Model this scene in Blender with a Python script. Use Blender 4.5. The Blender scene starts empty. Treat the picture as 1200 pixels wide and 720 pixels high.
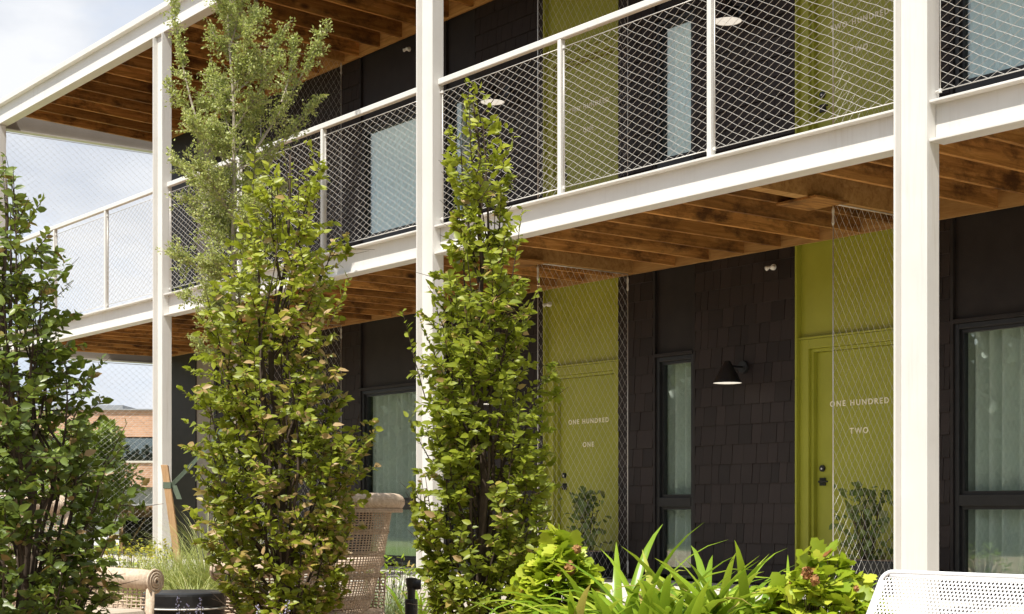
import bpy, math, random
import numpy as np
from mathutils import Vector, Matrix

random.seed(7)
rng = np.random.default_rng(11)
scn = bpy.context.scene
col = scn.collection
R = math.radians

# ------------------------------------------------------------------ camera
TH = math.atan(1410 / 1820)            # the facade runs away to the left at this angle
ST, CT = math.sin(TH), math.cos(TH)
RIGHT = Vector((ST, CT, 0)); FWD = Vector((-CT, ST, 0))
EYE = 0.70
cam = bpy.data.cameras.new('camera')
cam.sensor_width = 36; cam.sensor_fit = 'HORIZONTAL'
cam.lens = 36 * 1820 / 1200
cam.shift_y = 238 / 1200
cam.clip_start = 0.05; cam.clip_end = 2000
camo = bpy.data.objects.new('camera', cam); col.objects.link(camo)
camo.location = (0, 0, EYE)
camo.rotation_euler = FWD.to_track_quat('-Z', 'Y').to_euler()
scn.camera = camo

# ------------------------------------------------------------------ light
SUN = Vector((0.30, -1.0, 1.9)).normalized()
world = bpy.data.worlds.new('World'); scn.world = world
world.use_nodes = True
wn = world.node_tree; wn.nodes.clear()
wo = wn.nodes.new('ShaderNodeOutputWorld'); wb = wn.nodes.new('ShaderNodeBackground')
wb.inputs['Strength'].default_value = 0.115
sky = wn.nodes.new('ShaderNodeTexSky'); sky.sky_type = 'NISHITA'; sky.sun_disc = False
sky.sun_elevation = math.asin(SUN.z); sky.sun_rotation = math.atan2(SUN.x, SUN.y)
sky.dust_density = 1.6; sky.ozone_density = 1.0
tc = wn.nodes.new('ShaderNodeTexCoord')
mp = wn.nodes.new('ShaderNodeMapping'); mp.inputs['Scale'].default_value = (1.0, 1.0, 2.3)
mp.inputs['Location'].default_value = (0.35, 0.1, 0.2)
n1 = wn.nodes.new('ShaderNodeTexNoise'); n1.inputs['Scale'].default_value = 4.2
n1.inputs['Detail'].default_value = 8; n1.inputs['Roughness'].default_value = 0.55; n1.inputs['Distortion'].default_value = 0.35
cr = wn.nodes.new('ShaderNodeValToRGB')
cr.color_ramp.elements[0].position = 0.34; cr.color_ramp.elements[0].color = (0, 0, 0, 1)
cr.color_ramp.elements[1].position = 0.54; cr.color_ramp.elements[1].color = (1, 1, 1, 1)
n2 = wn.nodes.new('ShaderNodeTexNoise'); n2.inputs['Scale'].default_value = 6.5; n2.inputs['Detail'].default_value = 6
cr2 = wn.nodes.new('ShaderNodeValToRGB')
cr2.color_ramp.elements[0].position = 0.36; cr2.color_ramp.elements[0].color = (4.2, 4.5, 5.05, 1)
cr2.color_ramp.elements[1].position = 0.60; cr2.color_ramp.elements[1].color = (6.0, 6.1, 6.3, 1)
mxh = wn.nodes.new('ShaderNodeMixRGB'); mxh.inputs['Fac'].default_value = 0.78; mxh.inputs['Color2'].default_value = (4.6, 5.3, 6.5, 1)   # thin high haze
mx = wn.nodes.new('ShaderNodeMixRGB')
wn.links.new(tc.outputs['Generated'], mp.inputs['Vector'])
wn.links.new(mp.outputs[0], n1.inputs['Vector']); wn.links.new(mp.outputs[0], n2.inputs['Vector'])
wn.links.new(n1.outputs['Fac'], cr.inputs['Fac']); wn.links.new(n2.outputs['Fac'], cr2.inputs['Fac'])
wn.links.new(sky.outputs[0], mxh.inputs['Color1'])
wn.links.new(cr.outputs[0], mx.inputs['Fac']); wn.links.new(mxh.outputs[0], mx.inputs['Color1']); wn.links.new(cr2.outputs[0], mx.inputs['Color2'])
wn.links.new(mx.outputs[0], wb.inputs['Color']); wn.links.new(wb.outputs[0], wo.inputs['Surface'])

sl = bpy.data.lights.new('sun', 'SUN'); sl.energy = 5.0; sl.angle = R(0.6); sl.color = (1.0, 0.95, 0.86)
so = bpy.data.objects.new('sun', sl); col.objects.link(so)
so.rotation_euler = (-SUN).to_track_quat('-Z', 'Y').to_euler(); so.location = (0, -10, 20)
scn.view_settings.view_transform = 'Standard'; scn.view_settings.look = 'None'
scn.view_settings.exposure = 0.50; scn.view_settings.gamma = 1.0
scn.view_settings.use_curve_mapping = False

# ------------------------------------------------------------------ helpers
def at(px, py, d):
    """point at pixel column/row of the 1200x720 photograph, d metres in front of the camera"""
    v = RIGHT * ((px - 600) / 1820 * d) + FWD * d
    return Vector((v.x, v.y, EYE + (598 - py) / 1820 * d))

def gat(px, d, z=-0.25):
    v = at(px, 598, d); v.z = z
    return v

def tag(o, label=None, cat=None, group=None, kind=None):
    if label: o['label'] = label
    if cat: o['category'] = cat
    if group: o['group'] = group
    if kind: o['kind'] = kind
    return o

def empty(name, loc=(0, 0, 0), rz=0, parent=None):
    o = bpy.data.objects.new(name, None); o.empty_display_size = 0.1
    col.objects.link(o); o.location = loc; o.rotation_euler = (0, 0, rz)
    if parent: o.parent = parent
    return o

def link(name, me, parent=None, loc=(0, 0, 0), rot=(0, 0, 0)):
    o = bpy.data.objects.new(name, me); col.objects.link(o)
    o.location = loc; o.rotation_euler = rot
    if parent: o.parent = parent
    return o

class MB:
    def __init__(s): s.v = []; s.f = []
    def add(s, vs, fs):
        n = len(s.v); s.v += [tuple(v) for v in vs]; s.f += [tuple(i + n for i in f) for f in fs]; return s
    def box(s, x0, x1, y0, y1, z0, z1):
        return s.add([(x0, y0, z0), (x1, y0, z0), (x1, y1, z0), (x0, y1, z0), (x0, y0, z1), (x1, y0, z1), (x1, y1, z1), (x0, y1, z1)],
                     [(0, 3, 2, 1), (4, 5, 6, 7), (0, 1, 5, 4), (1, 2, 6, 5), (2, 3, 7, 6), (3, 0, 4, 7)])
    def tube(s, pts, rad, n=6, cap=True):
        pts = [Vector(p) for p in pts]
        rads = rad if hasattr(rad, '__len__') else [rad] * len(pts)
        vs = []; fs = []
        up = None
        for i, p in enumerate(pts):
            t = (pts[min(i + 1, len(pts) - 1)] - pts[max(i - 1, 0)])
            if t.length < 1e-9: t = Vector((0, 0, 1))
            t.normalize()
            if up is None:
                up = t.orthogonal().normalized()
            up = (up - t * up.dot(t))
            up = up.normalized() if up.length > 1e-6 else t.orthogonal().normalized()
            b = t.cross(up)
            for k in range(n):
                a = 2 * math.pi * k / n
                vs.append(p + (up * math.cos(a) + b * math.sin(a)) * rads[i])
        for i in range(len(pts) - 1):
            for k in range(n):
                fs.append((i * n + k, i * n + (k + 1) % n, (i + 1) * n + (k + 1) % n, (i + 1) * n + k))
        if cap:
            fs.append(tuple(range(n - 1, -1, -1))); m = (len(pts) - 1) * n; fs.append(tuple(m + k for k in range(n)))
        return s.add(vs, fs)
    def lathe(s, prof, n=20, c=(0, 0, 0), cap=False):
        vs = []; fs = []
        for (r, z) in prof:
            for k in range(n):
                a = 2 * math.pi * k / n; vs.append((c[0] + r * math.cos(a), c[1] + r * math.sin(a), c[2] + z))
        for i in range(len(prof) - 1):
            for k in range(n): fs.append((i * n + k, i * n + (k + 1) % n, (i + 1) * n + (k + 1) % n, (i + 1) * n + k))
        if cap:
            fs.append(tuple(range(n - 1, -1, -1))); m = (len(prof) - 1) * n; fs.append(tuple(m + k for k in range(n)))
        return s.add(vs, fs)
    def mesh(s, name, mat, smooth=False):
        me = bpy.data.meshes.new(name); me.from_pydata(s.v, [], s.f); me.update()
        if mat: me.materials.append(mat)
        if smooth: me.polygons.foreach_set('use_smooth', [True] * len(me.polygons))
        return me
    def build(s, name, mat, parent=None, smooth=False, bevel=0, loc=(0, 0, 0), rot=(0, 0, 0)):
        o = link(name, s.mesh(name, mat, smooth), parent, loc, rot)
        if bevel:
            m = o.modifiers.new('bevel', 'BEVEL'); m.width = bevel; m.segments = 2; m.limit_method = 'ANGLE'
        return o

def np_mesh(name, V, F, mat, var=None, smooth=False):
    """V (n,3), F (m,k) constant-size faces; var per-face float attribute"""
    V = np.asarray(V, np.float32); F = np.asarray(F, np.int32)
    me = bpy.data.meshes.new(name)
    me.vertices.add(len(V)); me.vertices.foreach_set('co', V.ravel())
    k = F.shape[1]
    me.loops.add(F.size); me.loops.foreach_set('vertex_index', F.ravel())
    me.polygons.add(len(F)); me.polygons.foreach_set('loop_start', np.arange(0, F.size, k, dtype=np.int32))
    if smooth: me.polygons.foreach_set('use_smooth', np.ones(len(F), bool))
    me.update(calc_edges=True)
    if var is not None:
        a = me.attributes.new('var', 'FLOAT', 'FACE'); a.data.foreach_set('value', np.asarray(var, np.float32))
    if mat: me.materials.append(mat)
    return me

# ------------------------------------------------------------------ materials
def nt(name):
    m = bpy.data.materials.new(name); m.use_nodes = True
    t = m.node_tree; b = t.nodes['Principled BSDF']
    return m, t, b

def N(t, kind, **kw):
    n = t.nodes.new(kind)
    for k, v in kw.items():
        if k in n.inputs: n.inputs[k].default_value = v
        else: setattr(n, k, v)
    return n

def ramp(t, fac, stops):
    r = t.nodes.new('ShaderNodeValToRGB'); e = r.color_ramp.elements
    while len(e) < len(stops): e.new(0.5)
    for i, (p, c) in enumerate(stops): e[i].position = p; e[i].color = (*c, 1)
    t.links.new(fac, r.inputs['Fac']); return r.outputs[0]

def bump(t, b, h, strength=0.2, dist=0.01):
    n = t.nodes.new('ShaderNodeBump'); n.inputs['Strength'].default_value = strength; n.inputs['Distance'].default_value = dist
    t.links.new(h, n.inputs['Height']); t.links.new(n.outputs[0], b.inputs['Normal'])

def coords(t, scale=(1, 1, 1), kind='Object', rnd=0):
    c = t.nodes.new('ShaderNodeTexCoord'); m = t.nodes.new('ShaderNodeMapping'); m.inputs['Scale'].default_value = scale
    t.links.new(c.outputs[kind], m.inputs['Vector'])
    if rnd:
        oi = t.nodes.new('ShaderNodeObjectInfo'); mu = N(t, 'ShaderNodeMath', operation='MULTIPLY'); mu.inputs[1].default_value = rnd
        t.links.new(oi.outputs['Random'], mu.inputs[0]); t.links.new(mu.outputs[0], m.inputs['Location'])
    return m.outputs[0]

def simple(name, c0, c1, scale=8, rough=0.5, bs=0.1, bscale=None, spec=0.4, metal=0, stretch=(1, 1, 1), detail=5, bd=0.005):
    m, t, b = nt(name)
    v = coords(t, stretch)
    n = N(t, 'ShaderNodeTexNoise', Scale=scale, Detail=detail, Roughness=0.6); t.links.new(v, n.inputs['Vector'])
    t.links.new(ramp(t, n.outputs['Fac'], [(0.3, c0), (0.7, c1)]), b.inputs['Base Color'])
    b.inputs['Roughness'].default_value = rough; b.inputs['Specular IOR Level'].default_value = spec; b.inputs['Metallic'].default_value = metal
    if bs:
        n2 = N(t, 'ShaderNodeTexNoise', Scale=bscale or scale * 6, Detail=4); t.links.new(v, n2.inputs['Vector'])
        bump(t, b, n2.outputs['Fac'], bs, bd)
    return m

M = {}
def m_steel():
    m, t, b = nt('painted_steel')
    n = N(t, 'ShaderNodeTexNoise', Scale=2.0, Detail=6, Roughness=0.6); t.links.new(coords(t), n.inputs['Vector'])
    base = ramp(t, n.outputs['Fac'], [(0.3, (0.655, 0.642, 0.608)), (0.7, (0.715, 0.704, 0.678))])
    n2 = N(t, 'ShaderNodeTexNoise', Scale=3.0, Detail=5, Roughness=0.7); t.links.new(coords(t, (9, 9, 0.5)), n2.inputs['Vector'])
    n3 = N(t, 'ShaderNodeTexNoise', Scale=0.8, Detail=3); t.links.new(coords(t), n3.inputs['Vector'])
    mu = N(t, 'ShaderNodeMath', operation='MULTIPLY'); t.links.new(ramp(t, n2.outputs['Fac'], [(0.50, (0, 0, 0)), (0.72, (0.5, 0.5, 0.5))]), mu.inputs[0]); t.links.new(ramp(t, n3.outputs['Fac'], [(0.4, (0, 0, 0)), (0.65, (1, 1, 1))]), mu.inputs[1])
    mx = N(t, 'ShaderNodeMixRGB'); mx.inputs['Color2'].default_value = (0.46, 0.42, 0.35, 1)      # faint run marks
    t.links.new(mu.outputs[0], mx.inputs['Fac']); t.links.new(base, mx.inputs['Color1']); t.links.new(mx.outputs[0], b.inputs['Base Color'])
    b.inputs['Roughness'].default_value = 0.42; b.inputs['Specular IOR Level'].default_value = 0.45
    n4 = N(t, 'ShaderNodeTexNoise', Scale=70, Detail=3); t.links.new(coords(t), n4.inputs['Vector']); bump(t, b, n4.outputs['Fac'], 0.05, 0.004)
    return m
M['steel'] = m_steel()
M['cable'] = simple('stainless_cable', (0.62, 0.60, 0.56), (0.72, 0.70, 0.66), 30, 0.38, 0, spec=0.5, metal=0.35)
M['black'] = simple('black_paint', (0.014, 0.0110, 0.0108), (0.024, 0.019, 0.018), 5, 0.55, 0.15, 90, 0.35)
M['blackmetal'] = simple('black_metal', (0.010, 0.010, 0.011), (0.018, 0.018, 0.019), 12, 0.4, 0.05, 80, 0.45)
M['lampwhite'] = simple('lamp_white', (0.80, 0.78, 0.72), (0.84, 0.82, 0.78), 8, 0.5, 0)
M['gold'] = simple('pale_gold_lettering', (0.93, 0.87, 0.66), (0.96, 0.91, 0.72), 20, 0.4, 0)
M['green'] = simple('olive_green_paint', (0.325, 0.335, 0.035), (0.37, 0.375, 0.045), 3, 0.42, 0.06, 70, 0.4)
M['concrete'] = simple('concrete', (0.50, 0.47, 0.41), (0.62, 0.59, 0.52), 3.5, 0.85, 0.3, 50, 0.2)
M['roof'] = simple('roof_sheet', (0.30, 0.29, 0.27), (0.36, 0.34, 0.32), 3, 0.7, 0.1)
M['fascia'] = simple('taupe_paint', (0.26, 0.235, 0.20), (0.30, 0.27, 0.235), 3, 0.6, 0.05)
M['benchwhite'] = simple('white_powder_coat', (0.70, 0.71, 0.72), (0.76, 0.77, 0.78), 6, 0.35, 0.03, 120, 0.5)
M['stem'] = simple('dark_bark', (0.045, 0.032, 0.022), (0.10, 0.075, 0.055), 20, 0.85, 0.5, 60, 0.2)
M['palebark'] = simple('pale_bark', (0.28, 0.24, 0.19), (0.42, 0.37, 0.30), 14, 0.85, 0.4, 60, 0.2)
M['stake'] = simple('raw_timber', (0.36, 0.21, 0.10), (0.52, 0.34, 0.19), 9, 0.75, 0.2, 60, 0.25, stretch=(6, 6, 0.6))
M['strap'] = simple('green_webbing', (0.09, 0.12, 0.085), (0.13, 0.17, 0.12), 30, 0.7, 0.1)
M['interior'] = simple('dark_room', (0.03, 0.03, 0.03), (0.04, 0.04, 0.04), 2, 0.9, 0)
M['petal'] = simple('lavender_flower', (0.26, 0.25, 0.38), (0.44, 0.43, 0.56), 60, 0.7, 0)
M['dryflower'] = simple('dry_flower', (0.25, 0.11, 0.04), (0.42, 0.22, 0.085), 40, 0.8, 0.2)
M['asphalt'] = simple('pale_pavement', (0.42, 0.41, 0.38), (0.50, 0.48, 0.45), 0.8, 0.9, 0.2, 40)
M['greywall'] = simple('grey_render', (0.24, 0.25, 0.26), (0.30, 0.31, 0.32), 1.5, 0.8, 0.1)

def wood(name, c0, c1, c2, axis='Y', stain=True):
    m, t, b = nt(name)
    sc = {'Y': (7, 0.55, 7), 'X': (0.55, 7, 7), 'Z': (7, 7, 0.55)}[axis]
    v = coords(t, sc, rnd=37)
    n = N(t, 'ShaderNodeTexNoise', Scale=3.0, Detail=7, Roughness=0.65, Distortion=0.6); t.links.new(v, n.inputs['Vector'])
    base = ramp(t, n.outputs['Fac'], [(0.28, c0), (0.52, c1), (0.75, c2)])
    oi = t.nodes.new('ShaderNodeObjectInfo')
    hs = N(t, 'ShaderNodeHueSaturation'); mr = N(t, 'ShaderNodeMapRange'); mr.inputs['To Min'].default_value = 0.6; mr.inputs['To Max'].default_value = 1.25
    t.links.new(oi.outputs['Random'], mr.inputs['Value']); t.links.new(mr.outputs[0], hs.inputs['Value']); t.links.new(base, hs.inputs['Color'])
    out = hs.outputs[0]
    if stain:
        v2 = coords(t, (3, 1.6, 3), rnd=91)
        n2 = N(t, 'ShaderNodeTexNoise', Scale=1.6, Detail=5, Roughness=0.7); t.links.new(v2, n2.inputs['Vector'])
        mk = ramp(t, n2.outputs['Fac'], [(0.47, (0, 0, 0)), (0.66, (0.88, 0.88, 0.88))])
        vo = N(t, 'ShaderNodeTexVoronoi', Scale=1.1); v3 = coords(t, (2.2, 1.1, 2.2), rnd=53); t.links.new(v3, vo.inputs['Vector'])
        kn = ramp(t, vo.outputs['Distance'], [(0.05, (0.9, 0.9, 0.9)), (0.11, (0, 0, 0))])
        ad = N(t, 'ShaderNodeMixRGB', blend_type='ADD'); ad.inputs['Fac'].default_value = 1
        t.links.new(mk, ad.inputs['Color1']); t.links.new(kn, ad.inputs['Color2'])
        mx = N(t, 'ShaderNodeMixRGB'); mx.inputs['Color2'].default_value = (0.07, 0.03, 0.013, 1)
        t.links.new(ad.outputs[0], mx.inputs['Fac']); t.links.new(out, mx.inputs['Color1']); out = mx.outputs[0]
    t.links.new(out, b.inputs['Base Color']); b.inputs['Roughness'].default_value = 0.68; b.inputs['Specular IOR Level'].default_value = 0.25
    bump(t, b, n.outputs['Fac'], 0.25, 0.004)
    return m
M['cedar'] = wood('stained_joist_timber', (0.19, 0.08, 0.02), (0.47, 0.225, 0.062), (0.68, 0.375, 0.13), 'Y')
M['cedarx'] = wood('stained_board_timber', (0.30, 0.145, 0.045), (0.50, 0.28, 0.095), (0.62, 0.38, 0.155), 'X', False)
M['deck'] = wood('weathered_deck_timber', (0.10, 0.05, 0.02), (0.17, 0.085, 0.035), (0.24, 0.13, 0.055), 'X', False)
M['rawtimber'] = wood('weathered_timber', (0.27, 0.15, 0.075), (0.40, 0.24, 0.13), (0.52, 0.34, 0.2), 'Z', False)

def m_lit():
    m, t, b = nt('lit_diffuser'); b.inputs['Base Color'].default_value = (0.8, 0.78, 0.72, 1)
    b.inputs['Emission Color'].default_value = (1.0, 0.93, 0.80, 1); b.inputs['Emission Strength'].default_value = 0.55
    return m
M['lit'] = m_lit()
def m_shingle():
    m, t, b = nt('black_shingle')
    v = coords(t, (40, 40, 2.5), rnd=17)
    n = N(t, 'ShaderNodeTexNoise', Scale=2.0, Detail=6, Roughness=0.7); t.links.new(v, n.inputs['Vector'])
    base = ramp(t, n.outputs['Fac'], [(0.3, (0.0165, 0.0112, 0.0104)), (0.7, (0.030, 0.021, 0.0192))])
    oi = t.nodes.new('ShaderNodeObjectInfo'); hs = N(t, 'ShaderNodeHueSaturation')
    mr = N(t, 'ShaderNodeMapRange'); mr.inputs['To Min'].default_value = 0.75; mr.inputs['To Max'].default_value = 1.4
    t.links.new(oi.outputs['Random'], mr.inputs['Value']); t.links.new(mr.outputs[0], hs.inputs['Value']); t.links.new(base, hs.inputs['Color'])
    t.links.new(hs.outputs[0], b.inputs['Base Color']); b.inputs['Roughness'].default_value = 0.6; b.inputs['Specular IOR Level'].default_value = 0.35
    bump(t, b, n.outputs['Fac'], 0.5, 0.003)
    return m
M['shingle'] = m_shingle()

def m_glass():
    m, t, b = nt('window_glass'); t.nodes.remove(b)
    out = t.nodes['Material Output']
    tr = N(t, 'ShaderNodeBsdfTransparent'); tr.inputs['Color'].default_value = (0.90, 0.93, 0.915, 1)
    gl = N(t, 'ShaderNodeBsdfGlossy', Roughness=0.015); gl.inputs['Color'].default_value = (0.90, 1.0, 0.94, 1)
    lw = N(t, 'ShaderNodeLayerWeight'); lw.inputs['Blend'].default_value = 0.5
    pw = N(t, 'ShaderNodeMath', operation='POWER'); pw.inputs[1].default_value = 4.0; t.links.new(lw.outputs['Facing'], pw.inputs[0])
    fr = N(t, 'ShaderNodeMapRange'); fr.inputs['To Min'].default_value = 0.17; fr.inputs['To Max'].default_value = 1.0; t.links.new(pw.outputs[0], fr.inputs['Value'])
    mx = N(t, 'ShaderNodeMixShader')
    no = N(t, 'ShaderNodeTexNoise', Scale=0.9, Detail=0); bp = N(t, 'ShaderNodeBump', Strength=0.012, Distance=0.01)
    t.links.new(coords(t), no.inputs['Vector']); t.links.new(no.outputs['Fac'], bp.inputs['Height']); t.links.new(bp.outputs[0], gl.inputs['Normal'])
    t.links.new(fr.outputs[0], mx.inputs['Fac']); t.links.new(tr.outputs[0], mx.inputs[1]); t.links.new(gl.outputs[0], mx.inputs[2])
    t.links.new(mx.outputs[0], out.inputs['Surface'])
    return m
M['glass'] = m_glass()
M['curtain'] = simple('pale_curtain', (0.80, 0.86, 0.81), (0.87, 0.92, 0.87), 30, 0.9, 0.1, 200, 0.1, stretch=(3, 3, 0.3))
M['beigecurtain'] = simple('beige_curtain', (0.40, 0.33, 0.26), (0.48, 0.41, 0.33), 30, 0.9, 0.1, 200, 0.1, stretch=(3, 3, 0.3))

def m_leaf(name, stops, trans=0.42, rough=0.42, tcol=(0.34, 0.42, 0.03)):
    m, t, b = nt(name); out = t.nodes['Material Output']
    a = N(t, 'ShaderNodeAttribute', attribute_name='var')
    c = ramp(t, a.outputs['Fac'], stops)
    t.links.new(c, b.inputs['Base Color']); b.inputs['Roughness'].default_value = rough; b.inputs['Specular IOR Level'].default_value = 0.4
    tl = N(t, 'ShaderNodeBsdfTranslucent')
    mc = N(t, 'ShaderNodeMixRGB', blend_type='MIX'); mc.inputs['Fac'].default_value = 0.45; mc.inputs['Color2'].default_value = (*tcol, 1)
    t.links.new(c, mc.inputs['Color1']); t.links.new(mc.outputs[0], tl.inputs['Color'])
    mx = N(t, 'ShaderNodeMixShader'); mx.inputs['Fac'].default_value = trans
    t.links.new(b.outputs[0], mx.inputs[1]); t.links.new(tl.outputs[0], mx.inputs[2]); t.links.new(mx.outputs[0], out.inputs['Surface'])
    return m
G1, G2, G3 = (0.12, 0.165, 0.018), (0.27, 0.315, 0.028), (0.42, 0.46, 0.05)
DRY1, DRY2 = (0.44, 0.29, 0.12), (0.56, 0.40, 0.22)
M['hornbeam'] = m_leaf('hornbeam_leaf', [(0.0, G1), (0.45, G2), (0.74, G3), (0.82, (0.42, 0.38, 0.05)), (0.90, DRY1), (1.0, DRY2)])
M['hornbeam_shaded'] = m_leaf('shaded_hornbeam_leaf', [(0.0, (0.06, 0.095, 0.018)), (0.5, (0.115, 0.165, 0.026)), (0.8, (0.20, 0.25, 0.04)), (0.9, (0.25, 0.16, 0.06)), (1.0, (0.33, 0.22, 0.10))], 0.28, 0.38)  # hornbeam tones darkened: the left tree's shade is put into the colour
M['feather'] = m_leaf('small_grey_green_leaf', [(0.0, (0.26, 0.31, 0.09)), (0.5, (0.41, 0.46, 0.15)), (0.9, (0.56, 0.58, 0.24)), (1.0, (0.62, 0.57, 0.20))], 0.35, 0.5)
M['hydrangea'] = m_leaf('lime_hydrangea_leaf', [(0.0, (0.19, 0.29, 0.015)), (0.5, (0.37, 0.46, 0.025)), (0.85, (0.52, 0.55, 0.06)), (0.95, (0.40, 0.22, 0.05)), (1.0, (0.33, 0.12, 0.04))], 0.35)
M['straple'] = m_leaf('strap_leaf', [(0.0, (0.13, 0.25, 0.018)), (0.6, (0.28, 0.41, 0.03)), (0.94, (0.44, 0.52, 0.07)), (0.97, (0.45, 0.34, 0.12))], 0.35, 0.28)
M['fgrass'] = m_leaf('feather_grass', [(0.0, (0.24, 0.30, 0.08)), (0.6, (0.42, 0.47, 0.17)), (1.0, (0.60, 0.58, 0.30))], 0.3, 0.6)
M['yellowleaf'] = m_leaf('yellow_shrub_leaf', [(0.0, (0.20, 0.26, 0.02)), (0.6, (0.45, 0.42, 0.03)), (1.0, (0.60, 0.50, 0.06))], 0.3)
M['ivy'] = m_leaf('dull_ivy_leaf', [(0.0, (0.10, 0.16, 0.045)), (0.7, (0.19, 0.25, 0.07)), (1.0, (0.32, 0.28, 0.11))], 0.25)
M['belt_leaf'] = m_leaf('reflection_belt_leaf', [(0.0, (0.02, 0.03, 0.012)), (1.0, (0.05, 0.065, 0.025))], 0.1)  # kept dark for the reflection of the added belt in the glass
M['sage'] = m_leaf('sage_leaf', [(0.0, (0.22, 0.27, 0.17)), (1.0, (0.36, 0.41, 0.28))], 0.25, 0.7)
M['bgtree'] = m_leaf('distant_leaf', [(0.0, (0.12, 0.18, 0.03)), (0.6, (0.23, 0.31, 0.05)), (1.0, (0.36, 0.43, 0.09))], 0.3)

def m_wicker():
    m, t, b = nt('wicker_strand')
    n = N(t, 'ShaderNodeTexNoise', Scale=60, Detail=3); t.links.new(coords(t), n.inputs['Vector'])
    t.links.new(ramp(t, n.outputs['Fac'], [(0.3, (0.46, 0.345, 0.245)), (0.7, (0.64, 0.52, 0.40))]), b.inputs['Base Color'])
    b.inputs['Roughness'].default_value = 0.6
    w = N(t, 'ShaderNodeTexWave', Scale=55, Distortion=0.5); t.links.new(coords(t, (1, 1, 1.6)), w.inputs['Vector'])
    bump(t, b, w.outputs['Fac'], 0.5, 0.004)
    return m
M['wicker'] = m_wicker()

def m_mulch():
    m, t, b = nt('bark_mulch')
    v = coords(t, (1, 1, 1), 'Object')
    vo = N(t, 'ShaderNodeTexVoronoi', Scale=26); t.links.new(v, vo.inputs['Vector'])
    n = N(t, 'ShaderNodeTexNoise', Scale=3, Detail=6); t.links.new(v, n.inputs['Vector'])
    c = N(t, 'ShaderNodeSeparateColor'); t.links.new(vo.outputs['Color'], c.inputs[0])
    cc = ramp(t, c.outputs[0], [(0.0, (0.16, 0.10, 0.06)), (0.5, (0.34, 0.24, 0.16)), (1.0, (0.56, 0.44, 0.32))])
    t.links.new(cc, b.inputs['Base Color']); b.inputs['Roughness'].default_value = 0.9
    bump(t, b, vo.outputs['Distance'], 0.8, 0.02)
    return m
M['mulch'] = m_mulch()
M['lawn'] = simple('lawn', (0.11, 0.17, 0.03), (0.25, 0.29, 0.06), 2.5, 0.9, 0.6, 60, 0.1, bd=0.02)
M['terrain'] = simple('dry_ground', (0.17, 0.19, 0.07), (0.27, 0.27, 0.11), 0.15, 0.9, 0.4, 4, 0.1)

def m_brick():
    m, t, b = nt('tan_brick')
    br = N(t, 'ShaderNodeTexBrick', Scale=1.0); br.inputs['Brick Width'].default_value = 0.24; br.inputs['Row Height'].default_value = 0.08
    br.inputs['Mortar Size'].default_value = 0.006; br.inputs['Color1'].default_value = (0.46, 0.25, 0.15, 1); br.inputs['Color2'].default_value = (0.58, 0.33, 0.21, 1); br.inputs['Mortar'].default_value = (0.5, 0.43, 0.36, 1)
    c = t.nodes.new('ShaderNodeTexCoord'); sx = t.nodes.new('ShaderNodeSeparateXYZ'); cx = t.nodes.new('ShaderNodeCombineXYZ')
    t.links.new(c.outputs['Object'], sx.inputs[0]); t.links.new(sx.outputs[0], cx.inputs[0]); t.links.new(sx.outputs[2], cx.inputs[1]); t.links.new(cx.outputs[0], br.inputs['Vector'])
    n = N(t, 'ShaderNodeTexNoise', Scale=0.7, Detail=6); t.links.new(c.outputs['Object'], n.inputs['Vector'])
    mx = N(t, 'ShaderNodeMixRGB', blend_type='MULTIPLY'); mx.inputs['Fac'].default_value = 0.5
    t.links.new(br.outputs['Color'], mx.inputs['Color1']); t.links.new(ramp(t, n.outputs['Fac'], [(0.3, (0.7, 0.7, 0.7)), (0.7, (1, 1, 1))]), mx.inputs['Color2'])
    t.links.new(mx.outputs[0], b.inputs['Base Color']); b.inputs['Roughness'].default_value = 0.85
    return m
M['brick'] = m_brick()

# ------------------------------------------------------------------ ground
GZ = -0.25
def sheet(name, pts, z, mat):
    return tag(MB().add([(p[0], p[1], z) for p in pts], [tuple(range(len(pts)))]).build(name, mat), kind='structure')
sheet('terrain', [(-900, -900), (900, -900), (900, 900), (-900, 900)], GZ - 0.02, M['terrain'])
# garden bed with a gently uneven surface
gx = np.linspace(-26, 6, 129); gy = np.linspace(-6, 8.1, 71)
GX, GY = np.meshgrid(gx, gy)
GZZ = GZ + 0.02 * np.sin(GX * 1.7) * np.cos(GY * 1.3) + rng.normal(0, 0.008, GX.shape) + 0.012
V = np.stack([GX, GY, GZZ], -1).reshape(-1, 3)
nx = len(gx); ii = np.arange(len(gy) - 1)[:, None] * nx + np.arange(nx - 1)[None]
F = np.stack([ii, ii + 1, ii + nx + 1, ii + nx], -1).reshape(-1, 4)
tag(link('garden_bed', np_mesh('garden_bed', V, F, M['mulch'], smooth=True)), kind='structure')
tag(MB().box(-23.6, 4, 8.12, 10.72, -0.45, 0.0).build('porch_slab', M['concrete'], bevel=0.012), kind='structure')

# ------------------------------------------------------------------ main building
YF, YW = 8.32, 10.65
COLX = [-23.62, -17.86, -12.05, -6.445, -0.85]
B1, T1 = 3.09, 3.36          # balcony beam
B2, T2 = 6.58, 6.95          # roof beam
bld = empty('motel_building', (-14.0, 9.5, 0.0))
BO = Vector(bld.location)
tag(bld, 'two storey black shingled building with white steel frame, olive doors and timber soffits', 'building')
def bpart(mb, name, mat, parent=bld, **kw):
    """mesh given in world coordinates, parented to the building"""
    off = BO if parent is bld else BO + Vector(parent.location)
    mb.v = [(v[0] - off.x, v[1] - off.y, v[2] - off.z) for v in mb.v]
    return mb.build(name, mat, parent, **kw)
def bempty(name, loc):
    return empty(name, Vector(loc) - BO, 0, bld)

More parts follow.
